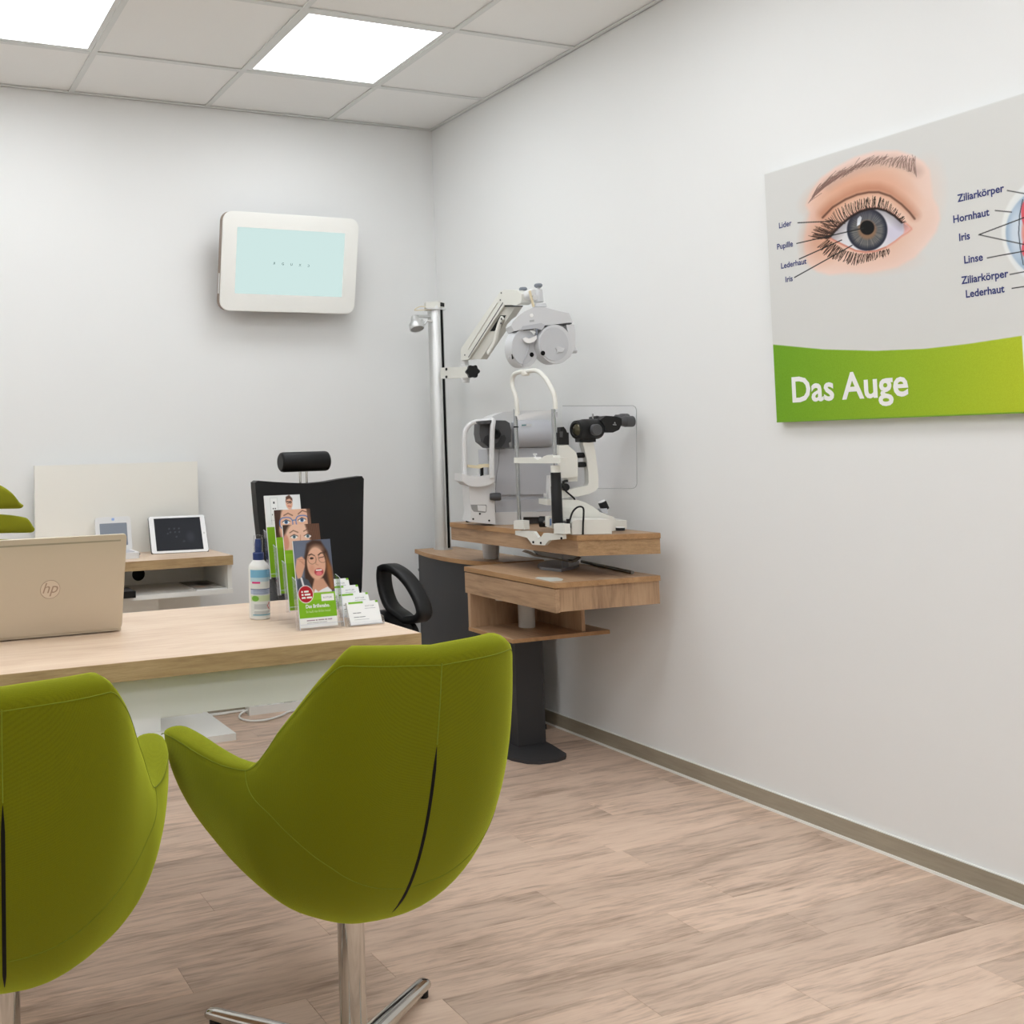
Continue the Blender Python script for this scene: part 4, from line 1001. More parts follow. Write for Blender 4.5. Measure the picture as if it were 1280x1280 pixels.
# ================================================================== EYE CANVAS ON THE RIGHT WALL
XF = -0.026; CY0_, CY1_, CZ0, CZ1 = -1.980, -3.185, 1.2175, 1.9975
cv = thing('canvas_print', (XF / 2, (CY0_ + CY1_) / 2, CZ0), 'large canvas print of a human eye with labels and a green foot band', 'canvas')
CVG = mat('canvas_side', (226, 227, 224), 0.7)
box('stretched_canvas', (XF, CY1_, CZ0), (-0.001, CY0_, CZ1), CVG, cv, bevel=0.003)
box('bottom_wrap', (XF - 0.0004, -2.703, CZ0 - 0.0006), (-0.002, CY0_ - 0.001, CZ0 + 0.004), mat('wrap_green', (120, 166, 38), 0.75), cv)
z1_ = crop(960, 180, 5.565); K1 = 5.565
def hairs(P, base, tips, n, w, col, jit=6, op=0.9, rs=1, bend=(0, 0)):
    r = np.random.RandomState(rs)
    base = np.array(base, float); tips = np.array(tips, float)
    def along(A, t):
        s = t * (len(A) - 1); i = min(int(s), len(A) - 2); return A[i] * (1 - (s - i)) + A[i+1] * (s - i)
    for t in np.linspace(0, 1, n):
        a = along(base, t) + r.randn(2) * jit * 0.35; b = along(tips, t) + r.randn(2) * jit
        P.hair(a[0], a[1], b[0], b[1], w * (0.7 + 0.6 * r.rand()), col, bend[0] + r.randn() * 2, bend[1] + r.randn() * 2, op)
def eye_print(S, T_, V):
    d = V - np.array(CAM); z = d @ np.array(FWD)
    U = CX + F_PX * (d @ np.array(RIGHT)) / z; W = CY - F_PX * (d @ np.array(UP)) / z
    P = Paint((U - 960) * K1, (W - 180) * K1, (219, 219, 216))
    P.lay(np.clip((U - 1080) / 260, 0, 1) * 0.5, (226, 227, 223))
    # skin
    skin = [(262, 425), (300, 330), (370, 235), (470, 160), (600, 92), (750, 48), (900, 45), (1000, 75), (1080, 120), (1125, 180), (1135, 270), (1145, 370), (1185, 440), (1198, 520), (1170, 610), (1100, 705), (1020, 790), (900, 858), (700, 902), (560, 895), (430, 912), (340, 888), (280, 830), (252, 740), (252, 660), (268, 560), (290, 480)]
    dd = P.poly(skin, (240, 214, 203), 26)
    P.lay(np.clip((dd - 15) / 130, 0, 1) * 0.8, (230, 190, 166))
    P.ell(1060, 420, 130, 260, (240, 210, 194), 1.0, 0.55, rot=0.2)
    P.ell(560, 330, 260, 120, (222, 160, 128), 1.0, 0.6, rot=-0.35); P.ell(880, 330, 160, 90, (226, 168, 140), 1.0, 0.5, rot=0.5)
    P.ell(720, 400, 300, 70, (236, 200, 176), 1.0, 0.6)
    P.ell(380, 640, 120, 170, (206, 146, 116), 1.0, 0.6, rot=0.3)
    P.ell(650, 800, 320, 90, (238, 200, 180), 1.0, 0.5)
    crease = [(380, 512), (450, 440), (540, 385), (620, 352), (700, 336), (770, 335), (850, 362), (930, 420), (985, 475), (1020, 520)]
    P.line([(x, y - 26) for x, y in crease], 60, (178, 108, 78), 60, 0.5)
    P.line(crease, 10, (72, 42, 32), 14, 0.95)
    # eyebrow
    P.line([(420, 280), (520, 215), (640, 160), (760, 125), (880, 120), (980, 150), (1040, 190)], 62, (190, 160, 148), 60, 0.5)
    hairs(P, [(300, 380), (380, 300), (500, 230), (620, 172), (740, 140), (860, 150), (960, 180), (1040, 220)], [(360, 305), (470, 215), (590, 160), (700, 108), (800, 92), (900, 92), (970, 95), (1020, 105)], 130, 4.0, (120, 94, 86), 14, 0.5, 3, (-4, -10))
    hairs(P, [(280, 410), (350, 330), (450, 260)], [(340, 330), (430, 260), (540, 190)], 30, 4, (132, 100, 92), 10, 0.6, 4)
    # eyeball
    white = [(428, 650), (470, 600), (520, 552), (580, 503), (640, 470), (700, 452), (760, 449), (820, 464), (880, 500), (930, 545), (965, 565), (992, 590), (965, 612), (930, 632), (880, 672), (820, 712), (750, 738), (680, 746), (610, 735), (550, 708), (490, 678)]
    P.line(white + [white[0]], 26, (226, 160, 142), 12, 0.9)
    P.poly(white, (226, 225, 228), 6)
    mask = P.inside(white)
    sub = np.where(mask)[0]; Q = Paint(P.X[sub], P.Y[sub], P.c[sub])
    Q.ell(890, 620, 90, 80, (206, 200, 222), 1.0, 0.7); Q.ell(470, 640, 60, 40, (214, 206, 206), 1.0, 0.6)
    Q.poly([(940, 545), (1000, 590), (940, 632), (948, 600)], (234, 176, 166), 12)
    ix, iy = 690, 596
    Q.ell(ix, iy, 141, 148, (40, 44, 58), 0.06)
    ang = np.arctan2(Q.Y - iy, Q.X - ix); rr = np.hypot((Q.X - ix) / 141, (Q.Y - iy) / 148)
    streak = 0.5 + 0.28 * np.sin(ang * 31 + 3 * np.sin(ang * 7)) + 0.22 * np.sin(ang * 53 + 1.3)
    ringm = np.clip((0.93 - rr) / 0.22, 0, 1) * np.clip((rr - 0.2) / 0.1, 0, 1)
    Q.lay(ringm * (0.35 + 0.5 * streak), (148, 144, 134)); Q.lay(ringm * np.clip(-(Q.Y - iy) / 180, 0, 1) * 0.7, (70, 78, 96))
    Q.lay(np.clip((0.52 - rr) / 0.14, 0, 1) * 0.85, (148, 112, 84))
    Q.ell(ix, 582, 50, 50, (10, 9, 10), 0.14); Q.poly([(622, 520), (640, 500), (652, 512), (640, 560), (618, 572)], (230, 236, 242), 5)
    Q.lay(np.clip((70 - Q.seg(white[:10])) / 60, 0, 1) * 0.35, (70, 60, 70))
    P.c[sub] = Q.c
    up_ = white[:10]
    P.line([(405, 655)] + up_, 15, (34, 22, 20), 8, 0.95)
    P.line([(428, 650), (490, 684), (550, 714), (610, 742), (680, 752), (750, 744), (820, 718)], 8, (196, 122, 104), 8, 0.8)
    hairs(P, up_, [(300, 640), (385, 560), (470, 470), (545, 425), (625, 395), (700, 375), (770, 375), (830, 400), (900, 470), (960, 535)], 90, 4.2, (38, 26, 22), 7, 0.9, 7, (-6, 10))
    hairs(P, [(405, 655), (470, 605), (540, 540)], [(300, 650), (330, 590), (420, 520)], 26, 4.5, (60, 40, 32), 9, 0.7, 8, (0, 10))
    hairs(P, [(415, 665), (470, 700), (540, 742), (620, 765), (700, 765), (780, 745), (840, 730)], [(350, 720), (410, 775), (500, 812), (600, 835), (690, 815), (780, 785), (850, 755)], 90, 4.2, (54, 36, 30), 7, 0.85, 9)
    for a, b in (((208, 548), (450, 537)), ((200, 692), (665, 585)), ((218, 800), (512, 668)), ((185, 928), (585, 705))): P.line([a, b], 7, (28, 30, 30), 3)
    # cross-section of the eyeball
    R_ = Paint((U - 1180) * 7.11, (W - 210) * 7.11, P.c)
    R_.ell(1150, 560, 640, 560, (236, 238, 236), 0.03); R_.ell(1180, 570, 632, 520, (222, 226, 226), 0.04, 0.5)
    R_.ell(1130, 575, 580, 470, (150, 176, 200), 0.03); R_.ell(820, 575, 190, 340, (212, 224, 236), 0.9, 0.8)
    R_.ell(640, 575, 60, 200, (226, 234, 242), 1.0, 0.7)
    R_.line([(700, 280), (672, 420), (664, 575), (676, 700), (705, 860)], 9, (60, 70, 84), 5)
    R_.ell(1330, 575, 640, 520, (232, 150, 140), 0.03); R_.ell(1340, 575, 560, 450, (228, 214, 214), 0.04)
    R_.ell(730, 400, 44, 120, (226, 92, 104), 0.15); R_.ell(730, 720, 40, 80, (226, 92, 104), 0.15)
    R_.ell(860, 580, 110, 190, (196, 212, 226), 0.08)
    for a, b in (((562, 200), (760, 236)), ((455, 378), (600, 392)), ((310, 593), (740, 430)), ((310, 593), (760, 690)), ((385, 800), (780, 725)), ((586, 946), (760, 915)), ((604, 1070), (760, 1045))): R_.line([a, b], 9, (34, 36, 36), 4)
    P.c = R_.c
    # green foot band
    g = crop(940, 100, 2.782)
    bx_ = np.array([940 + x / 2.782 for x in (40, 72, 250, 430, 600, 750, 935, 1400)]); by_ = np.array([100 + y / 2.782 for y in (914, 920, 937, 942, 935, 918, 890, 800)])
    lim = np.interp(U, bx_, by_)
    t_ = np.clip((U - 965) / 320, 0, 1)[:, None]
    nz = RNG.rand(len(U))[:, None] * 10 - 5
    gcol = np.array([112, 164, 34]) * (1 - t_) + np.array([186, 202, 44]) * t_ + nz
    a = np.clip((W - lim) / 1.0 + 0.5, 0, 1) * (V[:, 1] > -2.703)
    P.c = P.c * (1 - a[:, None]) + gcol * a[:, None]
    b = np.clip((W - lim) / 1.0 + 0.5, 0, 1) * (V[:, 1] <= -2.703)
    P.lay(b, (240, 241, 239))
    return P.c
CF = XF - 0.0006
sheet('print', (CF, CY0_ - 0.002, CZ0 + 0.003), (0, -0.84, 0), (0, 0, CZ1 - CZ0 - 0.006), 600, 540, eye_print, cv, printed('canvas_ink', 0.75))
def plain_print(S, T_, V):
    P = Paint(S * 100, T_ * 100, (222, 223, 219)); P.rect(0, 0, 100, 24, (240, 241, 239)); P.ell(-6, 62, 74, 30, (232, 150, 140), 0.03); P.ell(-6, 62, 68, 27, (228, 214, 214), 0.04); return P.c
sheet('print', (CF, CY0_ - 0.842, CZ0 + 0.003), (0, -(CY0_ - CY1_ - 0.845), 0), (0, 0, CZ1 - CZ0 - 0.006), 60, 100, plain_print, cv, MATS['canvas_ink'])
YD = Vector((0, -1, 0))
def ctext(name, s, u, v, size, m, bold=0.0, stretch=1.0, rot=0.0):
    p = on(0, CF - 0.0005, u, v)
    text(name, s, p, YD, EZ, size, m, cv, 0.0002, bold, stretch=stretch)
for s, x, y, sz in (('Lider', 75, 588, 0.0245), ('Pupille', 62, 735, 0.0245), ('Lederhaut', 90, 868, 0.0245), ('Iris', 120, 962, 0.0245)):
    u, v = z1_(x, y); ctext('eye_label', s, u, v, sz, NAVY, 0.018, 0.90)
z3_ = crop(1180, 210, 7.11)
for s, x, y, sz in (('Ziliarkörper', 122, 303, 0.0275), ('Hornhaut', 80, 490, 0.0275), ('Iris', 132, 650, 0.0275), ('Linse', 177, 850, 0.0275), ('Ziliarkörper', 157, 1032, 0.0275), ('Lederhaut', 192, 1153, 0.0275)):
    u, v = z3_(x, y); ctext('section_label', s, u, v, sz, NAVY, 0.022, 0.84)
ctext('title', 'Das Auge', 989, 502.5, 0.107, INKW, 0.022, 0.89)

# ================================================================== REFRACTION UNIT (cabinet, pole, arm, swivel tables)
ru = thing('refraction_unit', (-0.25, -0.75, 0), 'oak and anthracite refraction unit with swivel tables, pole and arm in the corner', 'refraction unit')
CZ = 0.690
# curved cabinet with an oak lid
front = [(-0.281, -0.190), (-0.319, -0.343), (-0.339, -0.469), (-0.343, -0.609), (-0.318, -0.740), (-0.247, -0.834)]
fs = spline([Vector((x, y, 0)) for x, y in front], 6)
lidp_ = [Vector((p.x, p.y, CZ - 0.018)) for p in fs] + [Vector((-0.060, -0.847, CZ - 0.018)), Vector((-0.060, -0.190, CZ - 0.018))]
prism('cabinet_lid', lidp_, (0, 0, 0.018), OAK, ru, 0.0012, angle=25)
bodyp = [Vector((p.x + 0.014, p.y - 0.006 if i < 3 else p.y + 0.012, 0.02)) for i, p in enumerate(fs)] + [Vector((-0.07, -0.83, 0.02)), Vector((-0.07, -0.196, 0.02))]
prism('cabinet_body', bodyp, (0, 0, CZ - 0.0185 - 0.02), ANTH, ru, 0.001, angle=25)
lathe('cabinet_lock', (-0.288, -0.232, 0.60), (-1, 0.2, 0), [(0, 0), (0.006, 0), (0.006, 0.003), (0, 0.003)], STEEL, ru, 12)
prism('plinth', [Vector((p.x * 0.92, p.y, 0.0)) for p in bodyp], (0, 0, 0.0195), BLACKP, ru)
# pole
px_, py_ = -0.175, -0.262
pole = lathe('pole', (px_, py_, CZ), (0, 0, 1), [(0.0, 0), (0.043, 0), (0.043, 0.004), (0.036, 0.005), (0.036, 1.125), (0.034, 1.130), (0, 1.130)], ALU, ru, 48)
sd = (E1 * 0.58 - E2 * 0.81).normalized(); ss = Vector((-sd.y, sd.x, 0))
bm = bmesh.new(); c0 = Vector((px_, py_, 0)) + sd * 0.031
add_prism(bm, [c0 + ss * 0.0085 + EZ * (CZ + 0.008), c0 - ss * 0.0085 + EZ * (CZ + 0.008), c0 - ss * 0.0085 + sd * 0.0062 + EZ * (CZ + 0.008), c0 + ss * 0.0085 + sd * 0.0062 + EZ * (CZ + 0.008)], (0, 0, 1.105))
from_bm('cable_slot', bm, ZIP, pole)
for k in (-1, 1):
    bm = bmesh.new(); cc = c0 + ss * 0.0105 * k; add_prism(bm, [cc + ss * 0.002 + EZ * (CZ + 0.008), cc - ss * 0.002 + EZ * (CZ + 0.008), cc - ss * 0.002 + sd * 0.0075 + EZ * (CZ + 0.008), cc + ss * 0.002 + sd * 0.0075 + EZ * (CZ + 0.008)], (0, 0, 1.105)); from_bm('slot_rail', bm, ALU, pole)
dP = (Vector((px_, py_, 1.5)) - CAM).dot(FWD)
Z5 = crop(500, 350, 9.846)
# control box and spotlight on the pole's top
bm = bmesh.new(); add_prism(bm, [at(*Z5(*q), dP - 0.02) for q in ((318, 270), (490, 262), (490, 338), (318, 345))], E2 * 0.05); from_bm('control_box', bm, IVORY, ru, bevel=0.002)
slab('control_box_end', [(492, 264), (552, 280), (552, 335), (492, 338)], Z5, dP - 0.018, 0.045, IVORY, ru, 0.002)
slab('socket_plate', [(497, 273), (546, 285), (546, 330), (497, 326)], Z5, dP - 0.0195, 0.002, BLACKP, ru)
slab('top_plate', [(330, 346), (568, 346), (568, 360), (330, 358)], Z5, dP - 0.03, 0.07, LGREY, ru, 0.001)
lathe('neck', at(*Z5(428, 405), dP), EZ, [(0, 0), (0.010, 0), (0.010, 0.03), (0, 0.03)], CREAMP, ru, 16)
tube('lamp_cable', [at(*Z5(*q), dP - 0.01) for q in ((320, 335), (270, 325), (215, 340), (180, 372), (240, 372), (330, 368), (430, 372))], 0.0022, CREAMP, ru, 8)
la = at(*Z5(208, 585), dP - 0.05); lt = at(*Z5(180, 470), dP - 0.03); ax = (la - lt).normalized()
sp = lathe('spot_head', lt, ax, [(0, -0.012), (0.014, -0.010), (0.018, 0.0), (0.020, 0.012), (0.033, 0.030), (0.034, 0.052), (0.031, 0.058), (0.030, 0.052), (0, 0.050)], ALU, ru, 32)
lathe('lens', la + ax * 0.004, ax, [(0, 0), (0.028, 0), (0.026, 0.003), (0, 0.004)], mat('lamp_glass', (150, 146, 142), 0.15), sp, 28)
cyl('lamp_bracket', at(*Z5(215, 447), dP - 0.03), at(*Z5(400, 452), dP), 0.007, ALU, ru, 12)
tube('lamp_stay', [at(*Z5(*q), dP - 0.02) for q in ((270, 480), (300, 545), (330, 505), (395, 512))], 0.005, ALU, ru, 8)
# clamp and swing arm: everything hangs in the upright plane from the pole to the phoropter
AP0 = Vector((px_, py_, 0)); AQ = at(668, 420, 3.86)
AD = (Vector((AQ.x, AQ.y, 0)) - AP0).normalized(); AN = Vector((AD.y, -AD.x, 0)); AN = AN if AN.dot(E2) < 0 else -AN   # towards the camera
def arm(u, v, off=0.0):
    r = at(u, v, 1.0) - CAM; c0_ = AP0 + AN * off
    return CAM + r * ((c0_ - CAM).dot(AN) / r.dot(AN))
def aslab(name, px, cr, off, thick, m, parent=None, bevel=0.0, seg=2):
    return prism(name, [arm(*cr(*q), off) for q in px], -AN * thick, m, parent, bevel, False, seg)
dA = dP - 0.10
aslab('clamp_arm', [(496, 1080), (840, 1065), (850, 1200), (500, 1215)], Z5, 0.020, 0.036, IVORY, ru, 0.004)
for v in (1098, 1193): lathe('clamp_screw', arm(*Z5(574, v), 0.0205), AN, [(0, 0), (0.0065, 0), (0.006, 0.004), (0, 0.004)], BLACKP, ru, 14)
kc = arm(*Z5(885, 1130), 0.022)
bm = bmesh.new()
kp = []
for i in range(60):
    q = 2 * PI * i / 60; r = 0.0265 + 0.0028 * math.cos(6 * q); kp.append(kc + E1 * r * math.cos(q) + EZ * r * math.sin(q))
add_prism(bm, kp, -E2 * 0.024); from_bm('star_knob', bm, BLACKP, ru, bevel=0.003)
cyl('knob_shaft', kc, kc + E2 * 0.03, 0.008, STEEL, ru, 12)
Z7 = crop(560, 350, 7.111)
pc = arm(*Z7(150, 740))
lathe('pivot', pc + EZ * -0.085, EZ, [(0, 0), (0.018, 0), (0.018, 0.012), (0.020, 0.013), (0.020, 0.078), (0.017, 0.08), (0.017, 0.105), (0, 0.105)], LGREY, ru, 28)
aslab('swing_arm', [(112, 612), (470, 95), (505, 105), (498, 225), (180, 705), (118, 712)], Z7, 0.022, 0.040, IVORY, ru, 0.004)
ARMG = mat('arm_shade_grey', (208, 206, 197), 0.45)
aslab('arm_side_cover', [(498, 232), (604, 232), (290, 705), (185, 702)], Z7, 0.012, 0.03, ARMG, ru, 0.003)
aslab('arm_groove', [(486, 196), (491, 200), (182, 690), (177, 687)], Z7, 0.0228, 0.002, DGREY, ru)
aslab('arm_rib', [(430, 196), (438, 200), (176, 618), (168, 614)], Z7, 0.025, 0.006, IVORY, ru, 0.001)
aslab('arm_joint', [(478, 105), (500, 85), (620, 92), (655, 125), (650, 200), (610, 222), (498, 222), (484, 190)], Z7, 0.028, 0.050, IVORY, ru, 0.006)
aslab('joint_gap', [(490, 226), (606, 228), (600, 238), (494, 238)], Z7, 0.017, 0.03, BLACKP, ru)
aslab('lever_recess', [(466, 314), (516, 314), (480, 372), (412, 455), (374, 455)], Z7, 0.0128, 0.004, ZIP, ru)
tube('brake_lever', [arm(*Z7(*q), 0.020) for q in ((485, 335), (462, 380), (440, 450), (420, 540), (390, 600), (358, 650))], 0.01, IVORY, ru, 12, w=0.020, h=0.012, updir=AD)
for q in ((478, 346), (473, 385)): lathe('lever_screw', arm(*Z7(*q), 0.026), AN, [(0, 0), (0.0040, 0), (0.0036, 0.003), (0, 0.003)], DGREY, ru, 12)
for q in ((474, 115), (466, 178), (150, 666)): lathe('arm_screw', arm(*Z7(*q), 0.0225), AN, [(0, 0), (0.0035, 0), (0.003, 0.002), (0, 0.002)], DGREY, ru, 12)
cyl('arm_spindle', arm(*Z7(610, 165)), arm(*Z7(775, 155)), 0.010, LGREY, ru, 18)
lathe('spindle_collar', arm(*Z7(690, 140)), AD, [(0, 0), (0.015, 0.001), (0.019, 0.010), (0.019, 0.05), (0.015, 0.060), (0, 0.061)], LGREY, ru, 24)
lathe('ball_joint', arm(*Z7(605, 165)), AD, [(0, 0), (0.014, 0), (0.016, 0.012), (0.012, 0.030), (0, 0.030)], MGREY, ru, 20)
cyl('lock_stem', arm(*Z7(667, 150)), arm(*Z7(668, 95)), 0.006, LGREY, ru, 14)
lathe('lock_knob', arm(*Z7(668, 98)), EZ, [(0, 0), (0.0105, 0), (0.0155, 0.005), (0.0155, 0.010), (0.012, 0.014), (0, 0.015)], mat('slate_knob', (126, 132, 142), 0.45), ru, 22)
# swivel tables
def edge_strip(name, pts, z0, z1, m=None):
    bm = bmesh.new()
    for p, q in zip(pts, pts[1:]):
        p = Vector((*p, 0)); q = Vector((*q, 0)); n = Vector(((q - p).y, -(q - p).x, 0)).normalized()
        if n.dot(Vector((-0.2, -1.0, 0)) - (p + q) / 2) < 0 and n.dot(E2) > 0: n = -n
        add_prism(bm, [p + EZ * z0, q + EZ * z0, q + n * 0.0012 + EZ * z0, p + n * 0.0012 + EZ * z0], (0, 0, z1 - z0))
    return from_bm(name, bm, m or EDGE, ru)
edge_strip('lid_edge_band', [(p.x, p.y) for p in fs] + [(-0.060, -0.847)], CZ - 0.0178, CZ - 0.0006)
UZ1, UZ0 = 0.850, 0.778
def quad(z, A, B, D, F): return [Vector((*A, z)), Vector((*B, z)), Vector((*D, z)), Vector((*F, z))]
UA, UB, UD, UF = (-0.402, -0.690), (-0.382, -1.460), (-0.100, -1.548), (-0.055, -0.690)
prism('upper_tabletop', quad(UZ1 - 0.019, UA, UB, UD, UF), (0, 0, 0.019), OAK, ru, 0.003)
prism('upper_apron_long', [Vector((UA[0] + 0.004, UA[1], UZ0)), Vector((UB[0] + 0.004, UB[1] + 0.003, UZ0)), Vector((UB[0] + 0.02, UB[1] - 0.002, UZ0)), Vector((UA[0] + 0.02, UA[1], UZ0))], (0, 0, UZ1 - 0.0195 - UZ0), OAK, ru, 0.001)
prism('upper_apron_end', [Vector((UB[0] + 0.006, UB[1] + 0.002, UZ0)), Vector((UD[0], UD[1] + 0.003, UZ0)), Vector((UD[0], UD[1] + 0.02, UZ0)), Vector((UB[0] + 0.006, UB[1] + 0.02, UZ0))], (0, 0, UZ1 - 0.0195 - UZ0), OAKE, ru, 0.001)
prism('upper_apron_back', [Vector((UD[0] - 0.012, UD[1] + 0.02, UZ0)), Vector((UF[0] - 0.012, UF[1], UZ0)), Vector((UF[0] - 0.002, UF[1], UZ0)), Vector((UD[0] - 0.002, UD[1] + 0.02, UZ0))], (0, 0, UZ1 - 0.0195 - UZ0), OAK, ru)
prism('upper_underside', quad(UZ0 + 0.004, (UA[0] + 0.02, UA[1]), (UB[0] + 0.02, UB[1] + 0.02), (UD[0] - 0.01, UD[1] + 0.025), (UF[0] - 0.01, UF[1])), (0, 0, 0.012), OAK, ru)
edge_strip('upper_edge_band', [UA, UB, UD], UZ1 - 0.0188, UZ1 - 0.002)
lathe('lift_tube', (-0.215, -0.700, CZ), EZ, [(0, 0), (0.030, 0), (0.032, 0.004), (0.036, 0.060), (0.038, 0.074), (0.058, 0.076), (0.058, 0.087), (0, 0.087)], LGREY, ru, 32)
LZ1, LZ0 = 0.700, 0.600
LA, LB, LD, LF = (-0.505, -0.945), (-0.512, -1.500), (-0.085, -1.522), (-0.085, -0.945)
prism('lower_tabletop', quad(LZ1 - 0.018, LA, LB, LD, LF), (0, 0, 0.018), OAK, ru, 0.0012)
dr_ = prism('drawer_front', [Vector((LA[0] + 0.001, LA[1], LZ0)), Vector((LB[0] + 0.001, LB[1] + 0.002, LZ0)), Vector((LB[0] + 0.019, LB[1] + 0.002, LZ0)), Vector((LA[0] + 0.019, LA[1], LZ0))], (0, 0, LZ1 - 0.0215 - LZ0), OAK, ru, 0.0008)
prism('end_board', [Vector((LB[0] + 0.022, LB[1] + 0.006, LZ0 + 0.002)), Vector((LD[0], LD[1] + 0.006, LZ0 + 0.002)), Vector((LD[0], LD[1] + 0.025, LZ0 + 0.002)), Vector((LB[0] + 0.022, LB[1] + 0.025, LZ0 + 0.002))], (0, 0, LZ1 - 0.0185 - LZ0 - 0.002), OAKX, ru, 0.0008)
prism('carcass', [Vector((LA[0] + 0.022, LA[1] - 0.002, LZ0 + 0.004)), Vector((LB[0] + 0.022, LB[1] + 0.026, LZ0 + 0.004)), Vector((LD[0], LD[1] + 0.026, LZ0 + 0.004)), Vector((LF[0], LF[1] - 0.002, LZ0 + 0.004))], (0, 0, LZ1 - 0.0185 - LZ0 - 0.004), OAK, ru)
edge_strip('lower_edge_band', [LA, LB, LD], LZ1 - 0.0178, LZ1 - 0.0006)
# open tray under the lower table
SZ = 0.470
prism('tray_floor', quad(SZ - 0.014, (-0.500, -0.955), (-0.506, -1.243), (-0.083, -1.252), (-0.083, -0.955)), (0, 0, 0.014), OAK, ru, 0.001)
edge_strip('tray_edge_band', [(-0.500, -0.955), (-0.506, -1.243), (-0.083, -1.252)], SZ - 0.0138, SZ - 0.0006)
prism('tray_back', quad(SZ + 0.0002, (-0.500, -0.955), (-0.500, -0.971), (-0.083, -0.971), (-0.083, -0.955)), (0, 0, LZ0 + 0.003 - SZ), OAKX, ru, 0.0008)
prism('tray_side', quad(SZ + 0.0002, (-0.196, -0.972), (-0.196, -1.235), (-0.180, -1.235), (-0.180, -0.972)), (0, 0, LZ0 + 0.003 - SZ), OAKX, ru, 0.0008)
lathe('support_tube', (-0.310, -1.060, SZ + 0.0005), EZ, [(0, 0), (0.031, 0), (0.031, 0.131), (0, 0.131)], mat('grey_tube', (206, 204, 198), 0.5), ru, 28)
lathe('tube_socket', (-0.40, -1.03, LZ0 - 0.03), EZ, [(0, 0), (0.022, 0.004), (0.026, 0.02), (0.026, 0.032), (0, 0.032)], MATS['grey_tube'], ru, 22)
# lift column on its foot plate
bm = bmesh.new(); add_box(bm, (-0.340, -1.02, 0.0125), (-0.212, -0.90, SZ - 0.0145)); from_bm('lift_column', bm, ANTH, ru, bevel=0.006)
fpts = [(-0.420, -0.86), (-0.450, -1.00), (-0.440, -1.12), (-0.412, -1.175), (-0.375, -1.196), (-0.300, -1.200), (-0.252, -1.185), (-0.228, -1.160), (-0.205, -1.05), (-0.19, -0.93), (-0.19, -0.86)]
prism('foot_plate', [Vector((x, y, 0.0)) for x, y in fpts], (0, 0, 0.012), ANTH, ru, 0.003)

PHG = mat('phoropter_grey', (213, 214, 216), 0.4)
# ================================================================== PHOROPTER
dF = 3.84
ph = thing('phoropter', at(*Z7(850, 760), dF), 'light grey phoropter with two lens discs hanging from the arm', 'phoropter')
cyl('hanger', at(*Z7(806, 200), dF + 0.03), at(*Z7(803, 85), dF + 0.03), 0.0185, PHG, ph, 24, rb=0.003, r2=0.0155)
cyl('hanger_stem', at(*Z7(803, 90), dF + 0.03), at(*Z7(803, 60), dF + 0.03), 0.005, PHG, ph, 14)
lathe('hanger_knob', at(*Z7(803, 68), dF + 0.03), EZ, [(0, 0), (0.010, 0), (0.0155, 0.005), (0.0155, 0.011), (0.012, 0.015), (0, 0.016)], MATS['slate_knob'], ph, 22)
slab('cable_stub', [(722, 95), (735, 92), (772, 235), (756, 238)], Z7, dF + 0.005, 0.012, CREAMP, ph, 0.002)
slab('mount_block', [(780, 208), (870, 208), (880, 236), (775, 236)], Z7, dF + 0.005, 0.045, PHG, ph, 0.003)
slab('bridge_cover', [(562, 405), (575, 372), (620, 325), (680, 280), (740, 252), (800, 238), (860, 244), (930, 262), (1000, 280), (1075, 295), (1110, 375), (1000, 388), (890, 402), (862, 402), (835, 440), (795, 425), (745, 430), (640, 445), (585, 455)], Z7, dF - 0.035, 0.085, PHG, ph, 0.006, seg=3)
slab('bridge_nose', [(668, 410), (830, 382), (864, 402), (835, 445), (780, 428), (690, 440), (640, 446)], Z7, dF - 0.042, 0.03, MGREY, ph, 0.002)
slab('bridge_gap', [(592, 452), (700, 438), (870, 402), (1100, 382), (1100, 390), (872, 410), (702, 448), (594, 462)], Z7, dF - 0.028, 0.06, DGREY, ph)
for cxy, w, h, dd, nm in (((685, 605), 128, 168, 0.0, 'lens_disc'), ((955, 570), 158, 172, -0.012, 'lens_disc')):
    k_ = dF / F_PX / 7.111
    c = at(*Z7(*cxy), dF - 0.03 + dd)
    yawv = (E1 * 0.96 + E2 * 0.28) if cxy[0] < 800 else (E1 * 0.98 + E2 * 0.2)
    nv = EZ.cross(yawv).normalized(); nv = -nv if nv.dot(E2) > 0 else nv
    ring = lambda s: [c + yawv * (w * k_ * s * math.cos(q)) + EZ * (h * k_ * s * (math.sin(q) if math.sin(q) > 0 else math.sin(q))) for q in [2 * PI * i / 56 for i in range(56)]]
    bm = bmesh.new(); add_prism(bm, [p - nv * 0.055 for p in ring(1.0)], nv * 0.055)
    disc_ = from_bm(nm, bm, PHG, ph, bevel=0.006, seg=3)
    bm = bmesh.new(); sh2 = -yawv * 0.006 if cxy[0] > 800 else -yawv * 0.010
    add_prism(bm, [p + sh2 for p in ring(0.86)], nv * 0.003); from_bm('disc_face', bm, mat('face_grey', (200, 201, 204), 0.4), disc_, bevel=0.001)
    for e_ in ((745, 664),) if cxy[0] < 800 else ((825, 650),):
        pe = c + yawv * ((e_[0] - cxy[0]) * k_ * 0.98) - EZ * ((e_[1] - cxy[1]) * k_) + nv * 0.0032
        lathe('aperture', pe, nv, [(0, 0), (0.0088, 0), (0.0088, 0.0012), (0, 0.0012)], ZIP, disc_, 20)
